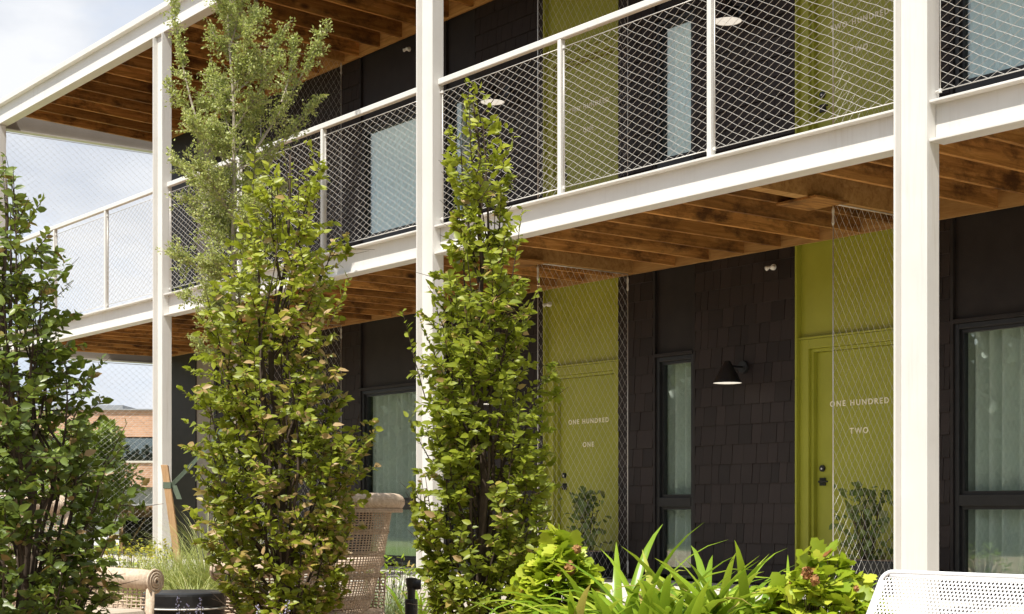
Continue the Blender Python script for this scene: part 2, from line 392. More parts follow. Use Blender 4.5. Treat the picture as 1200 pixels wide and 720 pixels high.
# columns: wide-flange section, web parallel to the facade
def hcol(x, z0, z1):
    m = MB(); w = 0.135; t = 0.016; y0, y1 = YF - 0.03, YF + 0.10
    m.box(x - w, x - w + t, y0, y1, z0, z1); m.box(x + w - t, x + w, y0, y1, z0, z1)
    ym = (y0 + y1) / 2
    m.box(x - w + t, x + w - t, ym - 0.006, ym + 0.006, z0 + 0.001, z1 - 0.001)
    m.box(x - 0.19, x + 0.19, y0 - 0.05, y1 + 0.05, 0.0, 0.022) if z0 < 0.1 else None
    return m
for x in COLX:
    bpart(hcol(x, 0.022, B2 - 0.002), 'steel_column', M['steel'], bevel=0.004)
# beams between columns
def ibeam(x0, x1, zb, zt, y0=YF - 0.01, w=0.152, tf=0.018, fascia=0):
    m = MB(); ym = y0 + w / 2
    m.box(x0, x1, y0, y0 + w, zb, zb + tf)
    m.box(x0, x1, y0, y0 + w, zt - tf - fascia, zt)
    m.box(x0, x1, ym - 0.005, ym + 0.005, zb + tf, zt - tf - fascia)
    return m
for a, b in zip(COLX[:-1], COLX[1:]):
    bpart(ibeam(a + 0.137, b - 0.137, B1, T1), 'balcony_beam', M['steel'], bevel=0.003)
bpart(ibeam(COLX[0] - 0.14, COLX[-1] + 1, B2, T2, fascia=0.055), 'roof_beam', M['steel'], bevel=0.003)
# end beams across the building's end
for zb, zt in ((B1, T1 - 0.02), (B2 - 0.04, T2 - 0.06)):
    bpart(MB().box(COLX[0] - 0.05, COLX[0] + 0.05, YF + 0.132, 11.25, zb + 0.015, zt), 'end_beam', M['fascia'], bevel=0.004)
    bpart(MB().box(COLX[0] - 0.07, COLX[0] + 0.07, YF + 0.132, 11.25, zb - 0.004, zb + 0.012), 'end_beam_flange', M['steel'])
# joists
SCR = [-17.29, -11.75, -8.06]
def joist(x, zb, zt, w=0.04, slope=0.0):
    y0, y1 = YF + 0.095, YW - 0.012
    m = MB(); a = x - w / 2; b = x + w / 2
    m.add([(a, y0, zb), (b, y0, zb), (b, y1, zb - slope), (a, y1, zb - slope), (a, y0, zt), (b, y0, zt), (b, y1, zt - slope), (a, y1, zt - slope)],
          [(0, 3, 2, 1), (4, 5, 6, 7), (0, 1, 5, 4), (1, 2, 6, 5), (2, 3, 7, 6), (3, 0, 4, 7)])
    return m
jm1 = joist(0, 0, 0.225).mesh('joist', M['cedar']); jm2 = joist(0, 0, 0.27, slope=0.09).mesh('joist', M['cedar'])
hm1 = joist(0, 0, 0.225, 0.115).mesh('header_joist', M['cedarx']); hm2 = joist(0, 0, 0.27, 0.115, 0.09).mesh('header_joist', M['cedarx'])
jx = -9.71 * 1.0
def jset(ref, step, z, me, hme):
    x = ref - math.floor((ref + 23.0) / step) * step
    while x < -1.5:
        near = [s for s in SCR if abs(s - x) < step * 0.5]
        o = link('header_joist' if near else 'joist', hme if near else me, bld, Vector((near[0] if near else x, 0, z)) - Vector((BO.x, BO.y, 0)))
        o.location.y = -BO.y; x += step
jset(-9.71, 0.46, B1 + 0.012, jm1, hm1)
jset(-22.83 * 1.0, 0.494, B2 + 0.012, jm2, hm2)
# ledgers against the wall, blocking, deck boards, roof sheet
bpart(MB().box(-22.9, 0, YW - 0.045, YW - 0.010, B1 + 0.002, B1 + 0.236), 'ledger_board', M['cedarx'])
bpart(MB().box(-22.9, 0, YW - 0.045, YW - 0.010, B2 - 0.088, B2 + 0.19), 'ledger_board', M['cedarx'])
y = YF + 0.14
while y < YW - 0.03:
    bpart(MB().box(-23.14, -0.5, y, min(y + 0.134, YW - 0.02), B1 + 0.24, T1 - 0.002), 'deck_board', M['deck'])
    y += 0.14
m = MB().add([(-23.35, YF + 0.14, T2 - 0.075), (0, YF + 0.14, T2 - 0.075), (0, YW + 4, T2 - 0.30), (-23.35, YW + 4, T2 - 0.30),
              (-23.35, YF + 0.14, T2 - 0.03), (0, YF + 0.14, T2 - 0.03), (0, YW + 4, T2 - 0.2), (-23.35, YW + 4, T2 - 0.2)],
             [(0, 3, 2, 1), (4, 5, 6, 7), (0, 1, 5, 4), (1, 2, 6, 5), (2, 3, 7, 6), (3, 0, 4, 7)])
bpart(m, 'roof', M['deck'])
for sx in SCR:   # boards the wire screens hang from
    bpart(MB().box(sx - 0.27, sx + 0.14, 9.06, 9.44, B1 - 0.008, B1 + 0.009), 'mounting_board', M['cedar'])

# ---- walls: structure behind, cladding in front
wall = bempty('wall', (-14.0, YW, 0.0))
def wpart(mb, name, mat, **kw): return bpart(mb, name, mat, wall, **kw)
DOORS = [(-13.19, -11.96), (-9.555, -8.29)]
WINS = [(-16.94, -15.05, 'wide'), (-15.05, -14.44, 'narrow'), (-11.44, -10.84, 'narrow'), (-7.875, -6.0, 'wide'), (-6.0, -5.38, 'narrow'), (-1.8, 0, 'wide')]
WALLX0, WALLX1 = -22.9, 0.4
FL = [(0.0, 3.335), (3.36, 6.72)]
HEAD = 2.26
openings = sorted([(a, b) for a, b in DOORS] + [(a, b) for a, b, k in WINS])
solid = []; x = WALLX0
for a, b in openings:
    if a > x + 1e-6: solid.append((x, a))
    x = b
solid.append((x, WALLX1))
solid[0] = (-20.9, solid[0][1])
for z0, z1 in FL:
    for a, b in solid:
        wpart(MB().box(a, b, YW + 0.012, YW + 0.30, z0, z1), 'wall_panel', M['black'])
    wpart(MB().box(WALLX0, -21.62, YW + 0.012, YW + 0.30, z0, z1), 'wall_panel', M['black']); wpart(MB().box(-21.62, -20.98, YW + 0.03, YW + 0.30, z0, z1), 'wall_panel', M['fascia']); wpart(MB().box(-20.98, -20.9, YW - 0.01, YW + 0.30, z0, z1), 'corner_board', M['black'])
    # smooth board above each window with a trim bead
    for a, b, k in WINS:
        wpart(MB().box(a + 0.03, b - 0.03, YW + 0.030, YW + 0.30, z0 + HEAD + 0.002, z1), 'head_panel', M['black'])
        m = MB(); m.box(a, a + 0.03, YW - 0.004, YW + 0.30, z0, z1); m.box(b - 0.03, b, YW - 0.004, YW + 0.30, z0, z1)
        m.box(a + 0.03, b - 0.03, YW - 0.012, YW + 0.05, z0 + HEAD - 0.035, z0 + HEAD)
        wpart(m, 'window_trim', M['black'], bevel=0.003)
wpart(MB().box(WALLX0 - 0.06, WALLX0, YW - 0.005, YW + 4, 0, 6.72), 'corner_trim', M['black'])
wpart(MB().box(WALLX0, WALLX1, YW + 0.31, YW + 0.34, -0.1, 0.0), 'sill_strip', M['black'])
# rooms behind the glass
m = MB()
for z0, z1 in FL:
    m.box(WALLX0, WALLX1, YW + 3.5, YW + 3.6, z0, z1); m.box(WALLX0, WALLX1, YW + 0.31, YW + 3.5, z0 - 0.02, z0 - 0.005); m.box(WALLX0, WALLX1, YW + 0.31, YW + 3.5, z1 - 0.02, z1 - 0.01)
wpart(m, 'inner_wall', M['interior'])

# shingles
def shingle_mesh(i):
    w = 0.5; y_t, y_b = 0.010, -0.010
    d = random.uniform(-0.003, 0.003)
    return MB().add([(-w, 0.012, 0.2), (w, 0.012, 0.2), (w, y_t - 0.004, 0.2), (-w, y_t - 0.004, 0.2), (-w, 0.012, d), (w, 0.012, -d), (w, y_b, -d), (-w, y_b, d)],
                    [(0, 1, 2, 3), (4, 7, 6, 5), (3, 2, 6, 7), (0, 3, 7, 4), (1, 5, 6, 2)]).mesh('shingle', M['shingle'])
shm = [shingle_mesh(i) for i in range(6)]
shlist = []
EXP = 0.186
for zi, (z0, z1) in enumerate(FL):
    top = 3.10 if zi == 0 else 6.50
    for (a, b) in solid:
        if a < -20 and b < -20.5 and a > -22.3: pass
        row = 0; z = z0 + 0.02
        while z < top - 0.05:
            x = a
            first = True
            while x < b - 1e-3:
                w = random.choice([0.095, 0.12, 0.145, 0.145, 0.165, 0.19])
                if first: w *= random.uniform(0.4, 1.0); first = False
                if b - (x + w) < 0.05: w = b - x
                pr = 0
                if zi == 0: pr = 3 if a > -11 and b < -9 else (2.8 if a > -14.6 and b < -7.8 and a > -13 else (1.5 if a > -14.6 else 0))
                else: pr = 1 if a > -14.6 else 0
                if b > -5: pr = -1
                shlist.append((pr, x + w / 2, z, w - 0.0045, min(1.0, (top - z) / 0.2)))
                x += w
            z += EXP
shlist.sort(key=lambda s: -s[0])
wo_ = BO + Vector(wall.location)
for (pr, x, z, w, hs) in shlist[:300]:
    o = link('shingle', random.choice(shm), wall, Vector((x, YW + random.uniform(-0.002, 0.002), z)) - wo_)
    o.scale = (w, 1, hs)
m = MB()
for (pr, x, z, w, hs) in shlist[300:]:
    if pr < 0: continue
    dy = random.uniform(-0.002, 0.002); h = w / 2
    m.add([(x - h, YW + 0.012, z + 0.2 * hs), (x + h, YW + 0.012, z + 0.2 * hs), (x + h, YW + 0.006, z + 0.2 * hs), (x - h, YW + 0.006, z + 0.2 * hs), (x - h, YW + 0.012, z), (x + h, YW + 0.012, z), (x + h, YW - 0.010 + dy, z), (x - h, YW - 0.010 + dy, z)],
          [(0, 1, 2, 3), (4, 7, 6, 5), (3, 2, 6, 7), (0, 3, 7, 4), (1, 5, 6, 2)])
tag(wpart(m, 'shingle_field', M['shingle']), kind='stuff')

# windows
def curtain(a, b, y, z0, z1, mat, parent):
    n = max(10, int((b - a) / 0.012)); vs = []; fs = []
    ph = random.uniform(0, 6)
    for i in range(n + 1):
        x = a + (b - a) * i / n
        yy = y + 0.065 * math.sin(x * 46 + ph + 0.8 * math.sin(x * 9)) + 0.012 * math.sin(x * 23)
        vs += [(x, yy, z0), (x, yy + 0.006, z1)]
    for i in range(n): fs.append((2 * i, 2 * i + 2, 2 * i + 3, 2 * i + 1))
    off = BO + Vector(parent.location)
    mb = MB(); mb.v = [(v[0] - off.x, v[1] - off.y, v[2] - off.z) for v in vs]; mb.f = fs
    return mb.build('curtain', mat, parent, smooth=True)
for fi, (z0, z1) in enumerate(FL):
    for a, b, k in WINS:
        w = bempty('window', ((a + b) / 2, YW, z0))
        yo, yi = YW + 0.015, YW + 0.11
        zb, zt = z0 + 0.06, z0 + HEAD - 0.035
        a1, b1 = a + 0.03, b - 0.03
        t = 0.045
        m = MB(); m.box(a1, a1 + t, yo, yi, zb, zt); m.box(b1 - t, b1, yo, yi, zb, zt)
        m.box(a1 + t, b1 - t, yo, yi, zt - t, zt); m.box(a1 + t, b1 - t, yo, yi, zb, zb + t)
        m.box(a1 + t, b1 - t, yo - 0.004, yi, z0 + 0.735, z0 + 0.825)
        bpart(m, 'frame', M['blackmetal'], w, bevel=0.004)
        m = MB(); t2 = 0.03
        for c, d in ((zb + t, z0 + 0.735), (z0 + 0.825, zt - t)):     # sash beads
            m.box(a1 + t, a1 + t + t2, yo + 0.03, yi - 0.01, c, d); m.box(b1 - t - t2, b1 - t, yo + 0.03, yi - 0.01, c, d)
            m.box(a1 + t + t2, b1 - t - t2, yo + 0.03, yi - 0.01, d - t2, d); m.box(a1 + t + t2, b1 - t - t2, yo + 0.03, yi - 0.01, c, c + t2)
        bpart(m, 'sash', M['blackmetal'], w)
        for c, d in ((zb + t + t2, z0 + 0.735 - t2), (z0 + 0.825 + t2, zt - t - t2)):
            bpart(MB().box(a1 + t + t2, b1 - t - t2, yo + 0.055, yo + 0.061, c, d), 'pane', M['glass'], w)
        if k == 'beige': curtain(a1, b1, yi + 0.07, z0 + 0.02, zt + 0.05, M['beigecurtain'], w)
        elif k == 'narrow': curtain(a1 - 0.05, b1 + 0.05, yi + 0.10, z0 + 0.02, zt + 0.05, M['curtain'], w)
        else:
            curtain(a1 - 0.05, a1 + (b1 - a1) * 0.62, yi + 0.09, z0 + 0.02, zt + 0.05, M['curtain'], w)
            curtain(a1 + (b1 - a1) * 0.6, b1 + 0.05, yi + 0.13, z0 + 0.02, zt + 0.05, M['curtain'], w)

# doors
def text_mesh(body, size, width, name):
    c = bpy.data.curves.new(name, 'FONT'); c.body = body; c.size = size; c.align_x = 'CENTER'; c.space_character = 1.35; c.extrude = 0.003; c.offset = 0.0014
    c.space_word = 1.25
    o = bpy.data.objects.new(name, c); col.objects.link(o)
    bpy.context.view_layer.update()
    me = bpy.data.meshes.new_from_object(o.evaluated_get(bpy.context.evaluated_depsgraph_get()))
    bpy.data.objects.remove(o); bpy.data.curves.remove(c)
    xs = [v.co.x for v in me.vertices]; w = max(xs) - min(xs); cx = (max(xs) + min(xs)) / 2
    s = width / w if width else 1
    for v in me.vertices: v.co = Vector(((v.co.x - cx) * s, -v.co.z, v.co.y))
    me.materials.clear(); me.materials.append(M['gold']); me.name = name
    return me, s
for fi, (z0, z1) in enumerate(FL):
    for di, (a, b) in enumerate(DOORS):
        d = bempty('door', ((a + b) / 2, YW, z0))
        rec = YW + 0.10; zt = 3.1 + z0 if fi == 0 else z0 + 3.16
        m = MB()                                                   # reveal at the sides, transom panel over the door
        m.box(a, a + 0.020, YW - 0.006, rec + 0.08, z0, zt + 0.2); m.box(b - 0.02, b, YW - 0.006, rec + 0.08, z0, zt + 0.2)
        bpart(m, 'reveal', M['green'], d, bevel=0.002)
        bpart(MB().box(a + 0.02, b - 0.02, rec - 0.045, rec + 0.06, z0 + HEAD + 0.002, zt + 0.2), 'transom_panel', M['green'], d)
        m = MB(); ft = 0.10; y0_, y1_ = rec - 0.06, rec + 0.08
        m.box(a + 0.02, a + 0.02 + ft, y0_, y1_, z0, z0 + HEAD - 0.02); m.box(b - 0.02 - ft, b - 0.02, y0_, y1_, z0, z0 + HEAD - 0.02)
        m.box(a + 0.02 + ft, b - 0.02 - ft, y0_, y1_, z0 + 2.155, z0 + HEAD - 0.02)
        m.box(a + 0.022, b - 0.022, y0_ - 0.018, y1_, z0 + HEAD - 0.018, z0 + HEAD)
        s = 0.03
        m.box(a + 0.02 + ft, a + 0.02 + ft + s, y0_ + 0.035, y1_, z0, z0 + 2.154); m.box(b - 0.02 - ft - s, b - 0.02 - ft, y0_ + 0.035, y1_, z0, z0 + 2.154)
        m.box(a + 0.02 + ft + s, b - 0.02 - ft - s, y0_ + 0.035, y1_, z0 + 2.125, z0 + 2.154)
        bpart(m, 'frame', M['green'], d, bevel=0.003)
        la, lb = a + 0.02 + ft + s + 0.003, b - 0.02 - ft - s - 0.003
        yl = rec + 0.022
        bpart(MB().box(la, lb, yl, yl + 0.045, z0 + 0.012, z0 + 2.122), 'leaf', M['green'], d)
        bpart(MB().box(la - 0.1, lb + 0.1, rec - 0.1, rec + 0.08, z0 + 0.001, z0 + 0.011), 'threshold', M['blackmetal'], d)
        hx = la + 0.07
        m = MB(); m.box(hx - 0.034, hx + 0.034, yl - 0.014, yl, z0 + 0.92, z0 + 0.99)
        m.tube([(hx, yl - 0.012, z0 + 0.955), (hx, yl - 0.06, z0 + 0.955)], 0.011, 10); m.tube([(hx - 0.005, yl - 0.055, z0 + 0.955), (hx + 0.10, yl - 0.055, z0 + 0.955)], 0.0085, 8)
        bpart(m, 'handle', M['blackmetal'], d, bevel=0.002)
        m = MB(); m.tube([(hx, yl, z0 + 1.075), (hx, yl - 0.022, z0 + 1.075)], 0.030, 16)
        bpart(m, 'deadbolt', M['blackmetal'], d, bevel=0.002)
        bpart(MB().tube([(hx, yl - 0.022, z0 + 1.072), (hx, yl - 0.026, z0 + 1.072)], 0.009, 10), 'keyhole', M['lampwhite'], d)
        word = ['ONE HUNDRED', 'TWO HUNDRED'][fi]; num = ['ONE', 'TWO'][di]
        me, s = text_mesh(word, 0.07, 0.655, 'lettering')
        o = link('lettering', me, d, (0, yl - 0.0005 - YW, 1.625))
        me2, _ = text_mesh(num, 0.07 * s, None, 'lettering')
        link('lettering', me2, d, (0, yl - 0.0005 - YW, 1.375))

# ------------------------------------------------------------------ wire nets
def net_mesh(name, W, H, a, b, r, mat, frame=0.004, sag=0.0):
    """diamond net in local x (0..W), z (0..H); a, b = half width and half height of a mesh; every wire zigzags and touches its neighbours"""
    nx = max(2, int(round(W / a))); nz = max(2, int(round(H / b))); a = W / nx; b = H / nz
    segs = []
    I, J = np.meshgrid(np.arange(nx), np.arange(nz), indexing='ij')
    I = I.ravel(); J = J.ravel(); par = (I + J) % 2
    p0 = np.stack([I * a, np.zeros_like(I, float), (J + par) * b], 1)
    p1 = np.stack([(I + 1) * a, np.zeros_like(I, float), (J + 1 - par) * b], 1)
    jj = np.random.default_rng(nx * 7 + nz); jit = jj.normal(0, 1, (nx + 1, nz + 1, 3)) * np.array([a * 0.045, 0.0015, b * 0.05])
    uu = np.linspace(0, 1, nx + 1)[:, None]; jit[:, :, 2] -= 0.006 * np.sin(uu * math.pi)
    jit[0] = jit[-1] = 0; jit[:, 0] = 0; jit[:, -1] = 0
    p0 = p0 + jit[I, J + par]; p1 = p1 + jit[I + 1, J + 1 - par]
    d = p1 - p0; L = np.linalg.norm(d, axis=1, keepdims=True); d = d / L
    p0 = p0 - d * r * 0.6; p1 = p1 + d * r * 0.6
    nrm = np.stack([-d[:, 2], np.zeros(len(d)), d[:, 0]], 1); yv = np.array([[0, 1, 0]])
    V = np.empty((len(d), 6, 3))
    for k in range(3):
        ang = 2 * math.pi * k / 3 + 0.5
        o = (nrm * math.cos(ang) + yv * math.sin(ang)) * r
        V[:, k] = p0 + o; V[:, 3 + k] = p1 + o
    base = np.arange(len(d))[:, None] * 6
    F = np.concatenate([base + np.array([[k, (k + 1) % 3, 3 + (k + 1) % 3, 3 + k]]) for k in range(3)])
    me = np_mesh(name, V.reshape(-1, 3), F, mat, smooth=True)
    return me

def frame_mesh(W, H, r):
    m = MB()
    for p, q in (((0, 0, 0), (W, 0, 0)), ((0, 0, H), (W, 0, H)), ((0, 0, 0), (0, 0, H)), ((W, 0, 0), (W, 0, H))):
        m.tube([p, q], r, 6)
    return m

RAILTOP = 4.735
def railing(i, a, b, label):
    x0, x1 = a + 0.137, b - 0.137
    L = x1 - x0
    o = empty('balcony_railing', ((x0 + x1) / 2, YF + 0.06, T1)); tag(o, label, 'railing', 'railing bays along the balcony edge')
    Ho = RAILTOP - T1
    MB().box(-L / 2, L / 2, -0.028, 0.028, Ho - 0.055, Ho).build('top_rail', M['steel'], o, bevel=0.006)
    px = [-L / 2, -L / 2 + L / 3, -L / 2 + 2 * L / 3, L / 2] if i else [-L / 2, -21.41 - (x0 + x1) / 2, -19.62 - (x0 + x1) / 2, L / 2]
    for p in px[1:3]:
        MB().box(p - 0.022, p + 0.022, -0.026, 0.026, 0.001, Ho - 0.056).build('post', M['steel'], o, bevel=0.004)
    for k in range(3):
        g = 0.035
        u0, u1 = px[k] + g, px[k + 1] - g; w = u1 - u0; zb, zt = 0.065, Ho - 0.125
        key = ('rail', round(w, 3))
        if key not in CACHE:
            CACHE[key] = (net_mesh('wire_net', w, zt - zb, 0.0605, 0.0325, 0.0020, M['cable']), frame_mesh(w, zt - zb, 0.0036).mesh('border_cable', M['cable'], True))
        n = link('wire_net', CACHE[key][0], o, (u0, 0, zb)); n['kind'] = 'stuff'
        link('border_cable', CACHE[key][1], o, (u0, 0, zb))
        m = MB()
        for uu in (u0, u1):
            for zz in (zb, zt):
                m.tube([(uu, 0, zz), (uu + (-g if uu == u0 else g), 0, zz + (0.0))], 0.007, 8)
                m.lathe([(0.0, -0.012), (0.012, -0.012), (0.012, 0.012), (0.0, 0.012)], 10, (uu, 0, zz))
        m.build('cable_clamp', M['steel'], o)
    return o
CACHE = {}
RL = ['white balcony railing with wire net seen against the sky at the far left end', 'white balcony railing with wire net partly hidden behind the feathery tree',
      'white balcony railing with wire net in front of the olive doors upstairs', 'white balcony railing with wire net right of the rightmost steel column']
for i in range(4): railing(i, COLX[i], COLX[i + 1], RL[i])

def screen(x, y0, y1, z0, z1, a, b, label, name='wire_screen', group='wire screens between the doors', r=0.0011):
    o = empty(name, (x, y0, z0)); tag(o, label, 'screen', group)
    W, H = y1 - y0, z1 - z0; key = (name, round(W, 3), round(H, 3), a)
    if key not in CACHE:
        CACHE[key] = (net_mesh('wire_net', W, H, a, b, r, M['cable']), frame_mesh(W, H, 0.005).mesh('border_cable', M['cable'], True))
    n = link('wire_net', CACHE[key][0], o, (0, 0, 0), (0, 0, R(90))); n['kind'] = 'stuff'
    link('border_cable', CACHE[key][1], o, (0, 0, 0), (0, 0, R(90)))
    m = MB()
    for k in (0.0, W):
        for zz in (0.10, H - 0.1):
            m.tube([(0, k, zz - 0.07), (0, k, zz - 0.05), (0, k, zz), (0, k, zz + 0.05), (0, k, zz + 0.07)], [0.006, 0.012, 0.008, 0.012, 0.006], 8)
    m.build('turnbuckle', M['cable'], o)
    return o
SL = [('ground floor wire screen behind the brown-leaved tree', 'upstairs wire screen left of the second steel column from the right'),
      ('ground floor wire screen in front of the door lettered one hundred one', 'upstairs wire screen in front of the door lettered two hundred one'),
      ('ground floor wire screen in front of the door lettered one hundred two', 'upstairs wire screen in front of the door lettered two hundred two')]
for x, (l0, l1) in zip(SCR, SL):
    screen(x, 9.42, YW - 0.06, 0.02, B1 + 0.005, 0.0375, 0.0575, l0)
    screen(x, 9.42, YW - 0.06, T1 + 0.01, B2 - 0.06, 0.0375, 0.0575, l1)
screen(COLX[0], YF + 0.14, 11.2, 0.02, B1 - 0.03, 0.06, 0.0475, 'ground floor wire net closing the far end of the porch', 'end_net', 'wire nets at the end of the building', 0.0013)
screen(COLX[0], YF + 0.14, 11.2, T1 + 0.01, B2 - 0.075, 0.06, 0.0475, 'upstairs wire net closing the far end of the balcony against the sky', 'end_net', 'wire nets at the end of the building', 0.0013)

# ------------------------------------------------------------------ lamps on the wall
def wall_lamp(x, z, label):
    o = empty('wall_lamp', (x, YW - 0.012, z)); tag(o, label, 'lamp', 'cone lamps on the shingled wall')
    MB().tube([(0, 0, 0), (0, -0.025, 0)], [0.062, 0.058], 24).build('wall_plate', M['blackmetal'], o, bevel=0.003)
    MB().tube([(0, -0.02, 0), (0, -0.22, 0)], 0.010, 10).build('arm', M['blackmetal'], o)
    m = MB(); m.lathe([(0.026, 0.045), (0.030, 0.040), (0.132, -0.155), (0.134, -0.160)], 32, (0, -0.22, 0)); m.lathe([(0.0, 0.045), (0.026, 0.045)], 32, (0, -0.22, 0))
    sh = m.build('shade', M['blackmetal'], o, smooth=True)
    m = MB(); m.lathe([(0.134, -0.1602), (0.130, -0.154), (0.05, -0.02), (0.0, -0.01)], 32, (0, -0.22, 0)); m.build('shade_lining', M['lampwhite'], sh, smooth=True)
    m = MB(); m.lathe([(0.0, -0.157), (0.1305, -0.157)], 32, (0, -0.22, 0)); m.build('diffuser', M['lit'], o)
wall_lamp(-10.18, 2.04, 'black cone wall lamp right of the narrow ground floor window')
wall_lamp(-10.18, 5.40, 'upstairs black cone lamp with its white underside, right of the narrow window')
wall_lamp(-13.80, 5.40, 'upstairs black cone lamp with its white underside, above the columnar tree top')
wall_lamp(-13.80, 2.04, 'ground floor black cone lamp behind the middle columnar tree')

def twin_spot(x, z, label):
    o = empty('twin_head_spotlight', (x, YW - 0.012, z)); o.scale = (0.62, 0.62, 0.62); tag(o, label, 'spotlight', 'small twin spotlights under the soffits')
    MB().tube([(0, 0, 0), (0, -0.03, 0)], 0.045, 16).build('base', M['lampwhite'], o, bevel=0.004)
    for s in (-1, 1):
        MB().tube([(0.012 * s, -0.02, 0), (0.045 * s, -0.06, 0.0), (0.06 * s, -0.11, -0.025)], [0.012, 0.022, 0.036], 12).build('head', M['lampwhite'], o, smooth=True)
twin_spot(-9.80, 2.93, 'small white twin spotlight left of the door lettered one hundred two')
twin_spot(-13.05, 2.93, 'small white twin spotlight over the door lettered one hundred one')
twin_spot(-15.77, 6.33, 'small white twin spotlight under the upstairs soffit beside a steel column')

# ------------------------------------------------------------------ foliage tools
def leaf_shape(L, W, fold=0.25, droop=0.12):
    """8-vertex folded leaf along +x, normal +z: returns verts, quad/tri faces as tris"""
    xs = [0.0, 0.28, 0.66, 1.0]; hw = [0.0, 0.5, 0.40, 0.0]
    v = [(0, 0, 0)]
    for i in (1, 2):
        x = xs[i] * L; z = -droop * L * xs[i] ** 2
        v += [(x, hw[i] * W, z + fold * hw[i] * W), (x, 0, z), (x, -hw[i] * W, z + fold * hw[i] * W)]
    v.append((L, 0, -droop * L))
    f = [(0, 2, 1), (0, 3, 2), (1, 2, 5), (1, 5, 4), (2, 3, 6), (2, 6, 5), (4, 5, 7), (5, 6, 7)]
    return np.array(v), np.array(f)

def lobed_shape(L, W):
    pts = [(0, 0), (0.12, 0.30), (0.30, 0.50), (0.38, 0.34), (0.58, 0.50), (0.66, 0.26), (0.84, 0.26), (1.0, 0)]
    up = [(x * L, y * W, 0.12 * W * y - 0.2 * L * x * x) for x, y in pts]
    dn = [(x * L, -y * W, 0.12 * W * y - 0.2 * L * x * x) for x, y in pts[1:-1]]
    mid = [(x * L, 0, -0.2 * L * x * x - 0.02 * L) for x in (0.3, 0.58, 0.8)]
    v = up + dn + mid
    f = [(0, 16 - 2, 1), (1, 14, 2), (2, 14, 3), (3, 14, 15), (3, 15, 4), (4, 15, 5), (5, 15, 16), (5, 16, 6), (6, 16, 7)]
    n = len(up)
    mp_ = {0: 0, 7: 7, 14: 14, 15: 15, 16: 16}
    for i in range(1, 7): mp_[i] = n + i - 1
    f2 = [tuple(reversed([mp_[i] for i in t])) for t in f]
    return np.array(v), np.array(f + f2)

def basis(d, nrm):
    """(n,3) directions and approximate normals -> rotation matrices with columns x=d, z~nrm"""
    d = d / np.linalg.norm(d, axis=1, keepdims=True)
    y = np.cross(nrm, d); ly = np.linalg.norm(y, axis=1, keepdims=True); ly[ly < 1e-6] = 1; y = y / ly
    z = np.cross(d, y)
    return np.stack([d, y, z], -1)

def leaves_np(shape, P, Rm, S):
    v, f = shape
    V = np.einsum('nij,kj->nki', Rm, v) * S[:, None, None] + P[:, None]
    F = (np.arange(len(P))[:, None, None] * len(v) + f[None]).reshape(-1, 3)
    return V.reshape(-1, 3), F

def place_leaves(parent, shape, P, Rm, S, var, mat, origin, n_obj=300, prefer=None, name='leaf', massname='leaf_mass'):
    """the n_obj leaves that show largest become objects, the rest one mesh"""
    P = P - np.array(origin)
    if prefer is None: prefer = np.zeros(len(P))
    order = np.argsort(-prefer); sel = order[:n_obj]; rest = order[n_obj:]
    v, f = shape
    nb = 8
    protos = []
    for k in range(nb):
        protos.append(np_mesh(name, v, f, mat, np.full(len(f), (k + 0.5) / nb), smooth=False))
    for i in sel:
        o = bpy.data.objects.new(name, protos[min(nb - 1, int(var[i] * nb))]); col.objects.link(o); o.parent = parent
        mtx = Matrix.Identity(4)
        for r_ in range(3):
            for c_ in range(3): mtx[r_][c_] = float(Rm[i, r_, c_]) * float(S[i])
            mtx[r_][3] = float(P[i, r_])
        o.matrix_local = mtx
    if len(rest):
        V, F = leaves_np(shape, P[rest], Rm[rest], S[rest])
        me = np_mesh(massname, V, F, mat, np.repeat(var[rest], len(f)))
        o = link(massname, me, parent); o['kind'] = 'stuff'

def nrm_rows(a):
    l = np.linalg.norm(a, axis=-1, keepdims=True); l[l < 1e-9] = 1
    return a / l

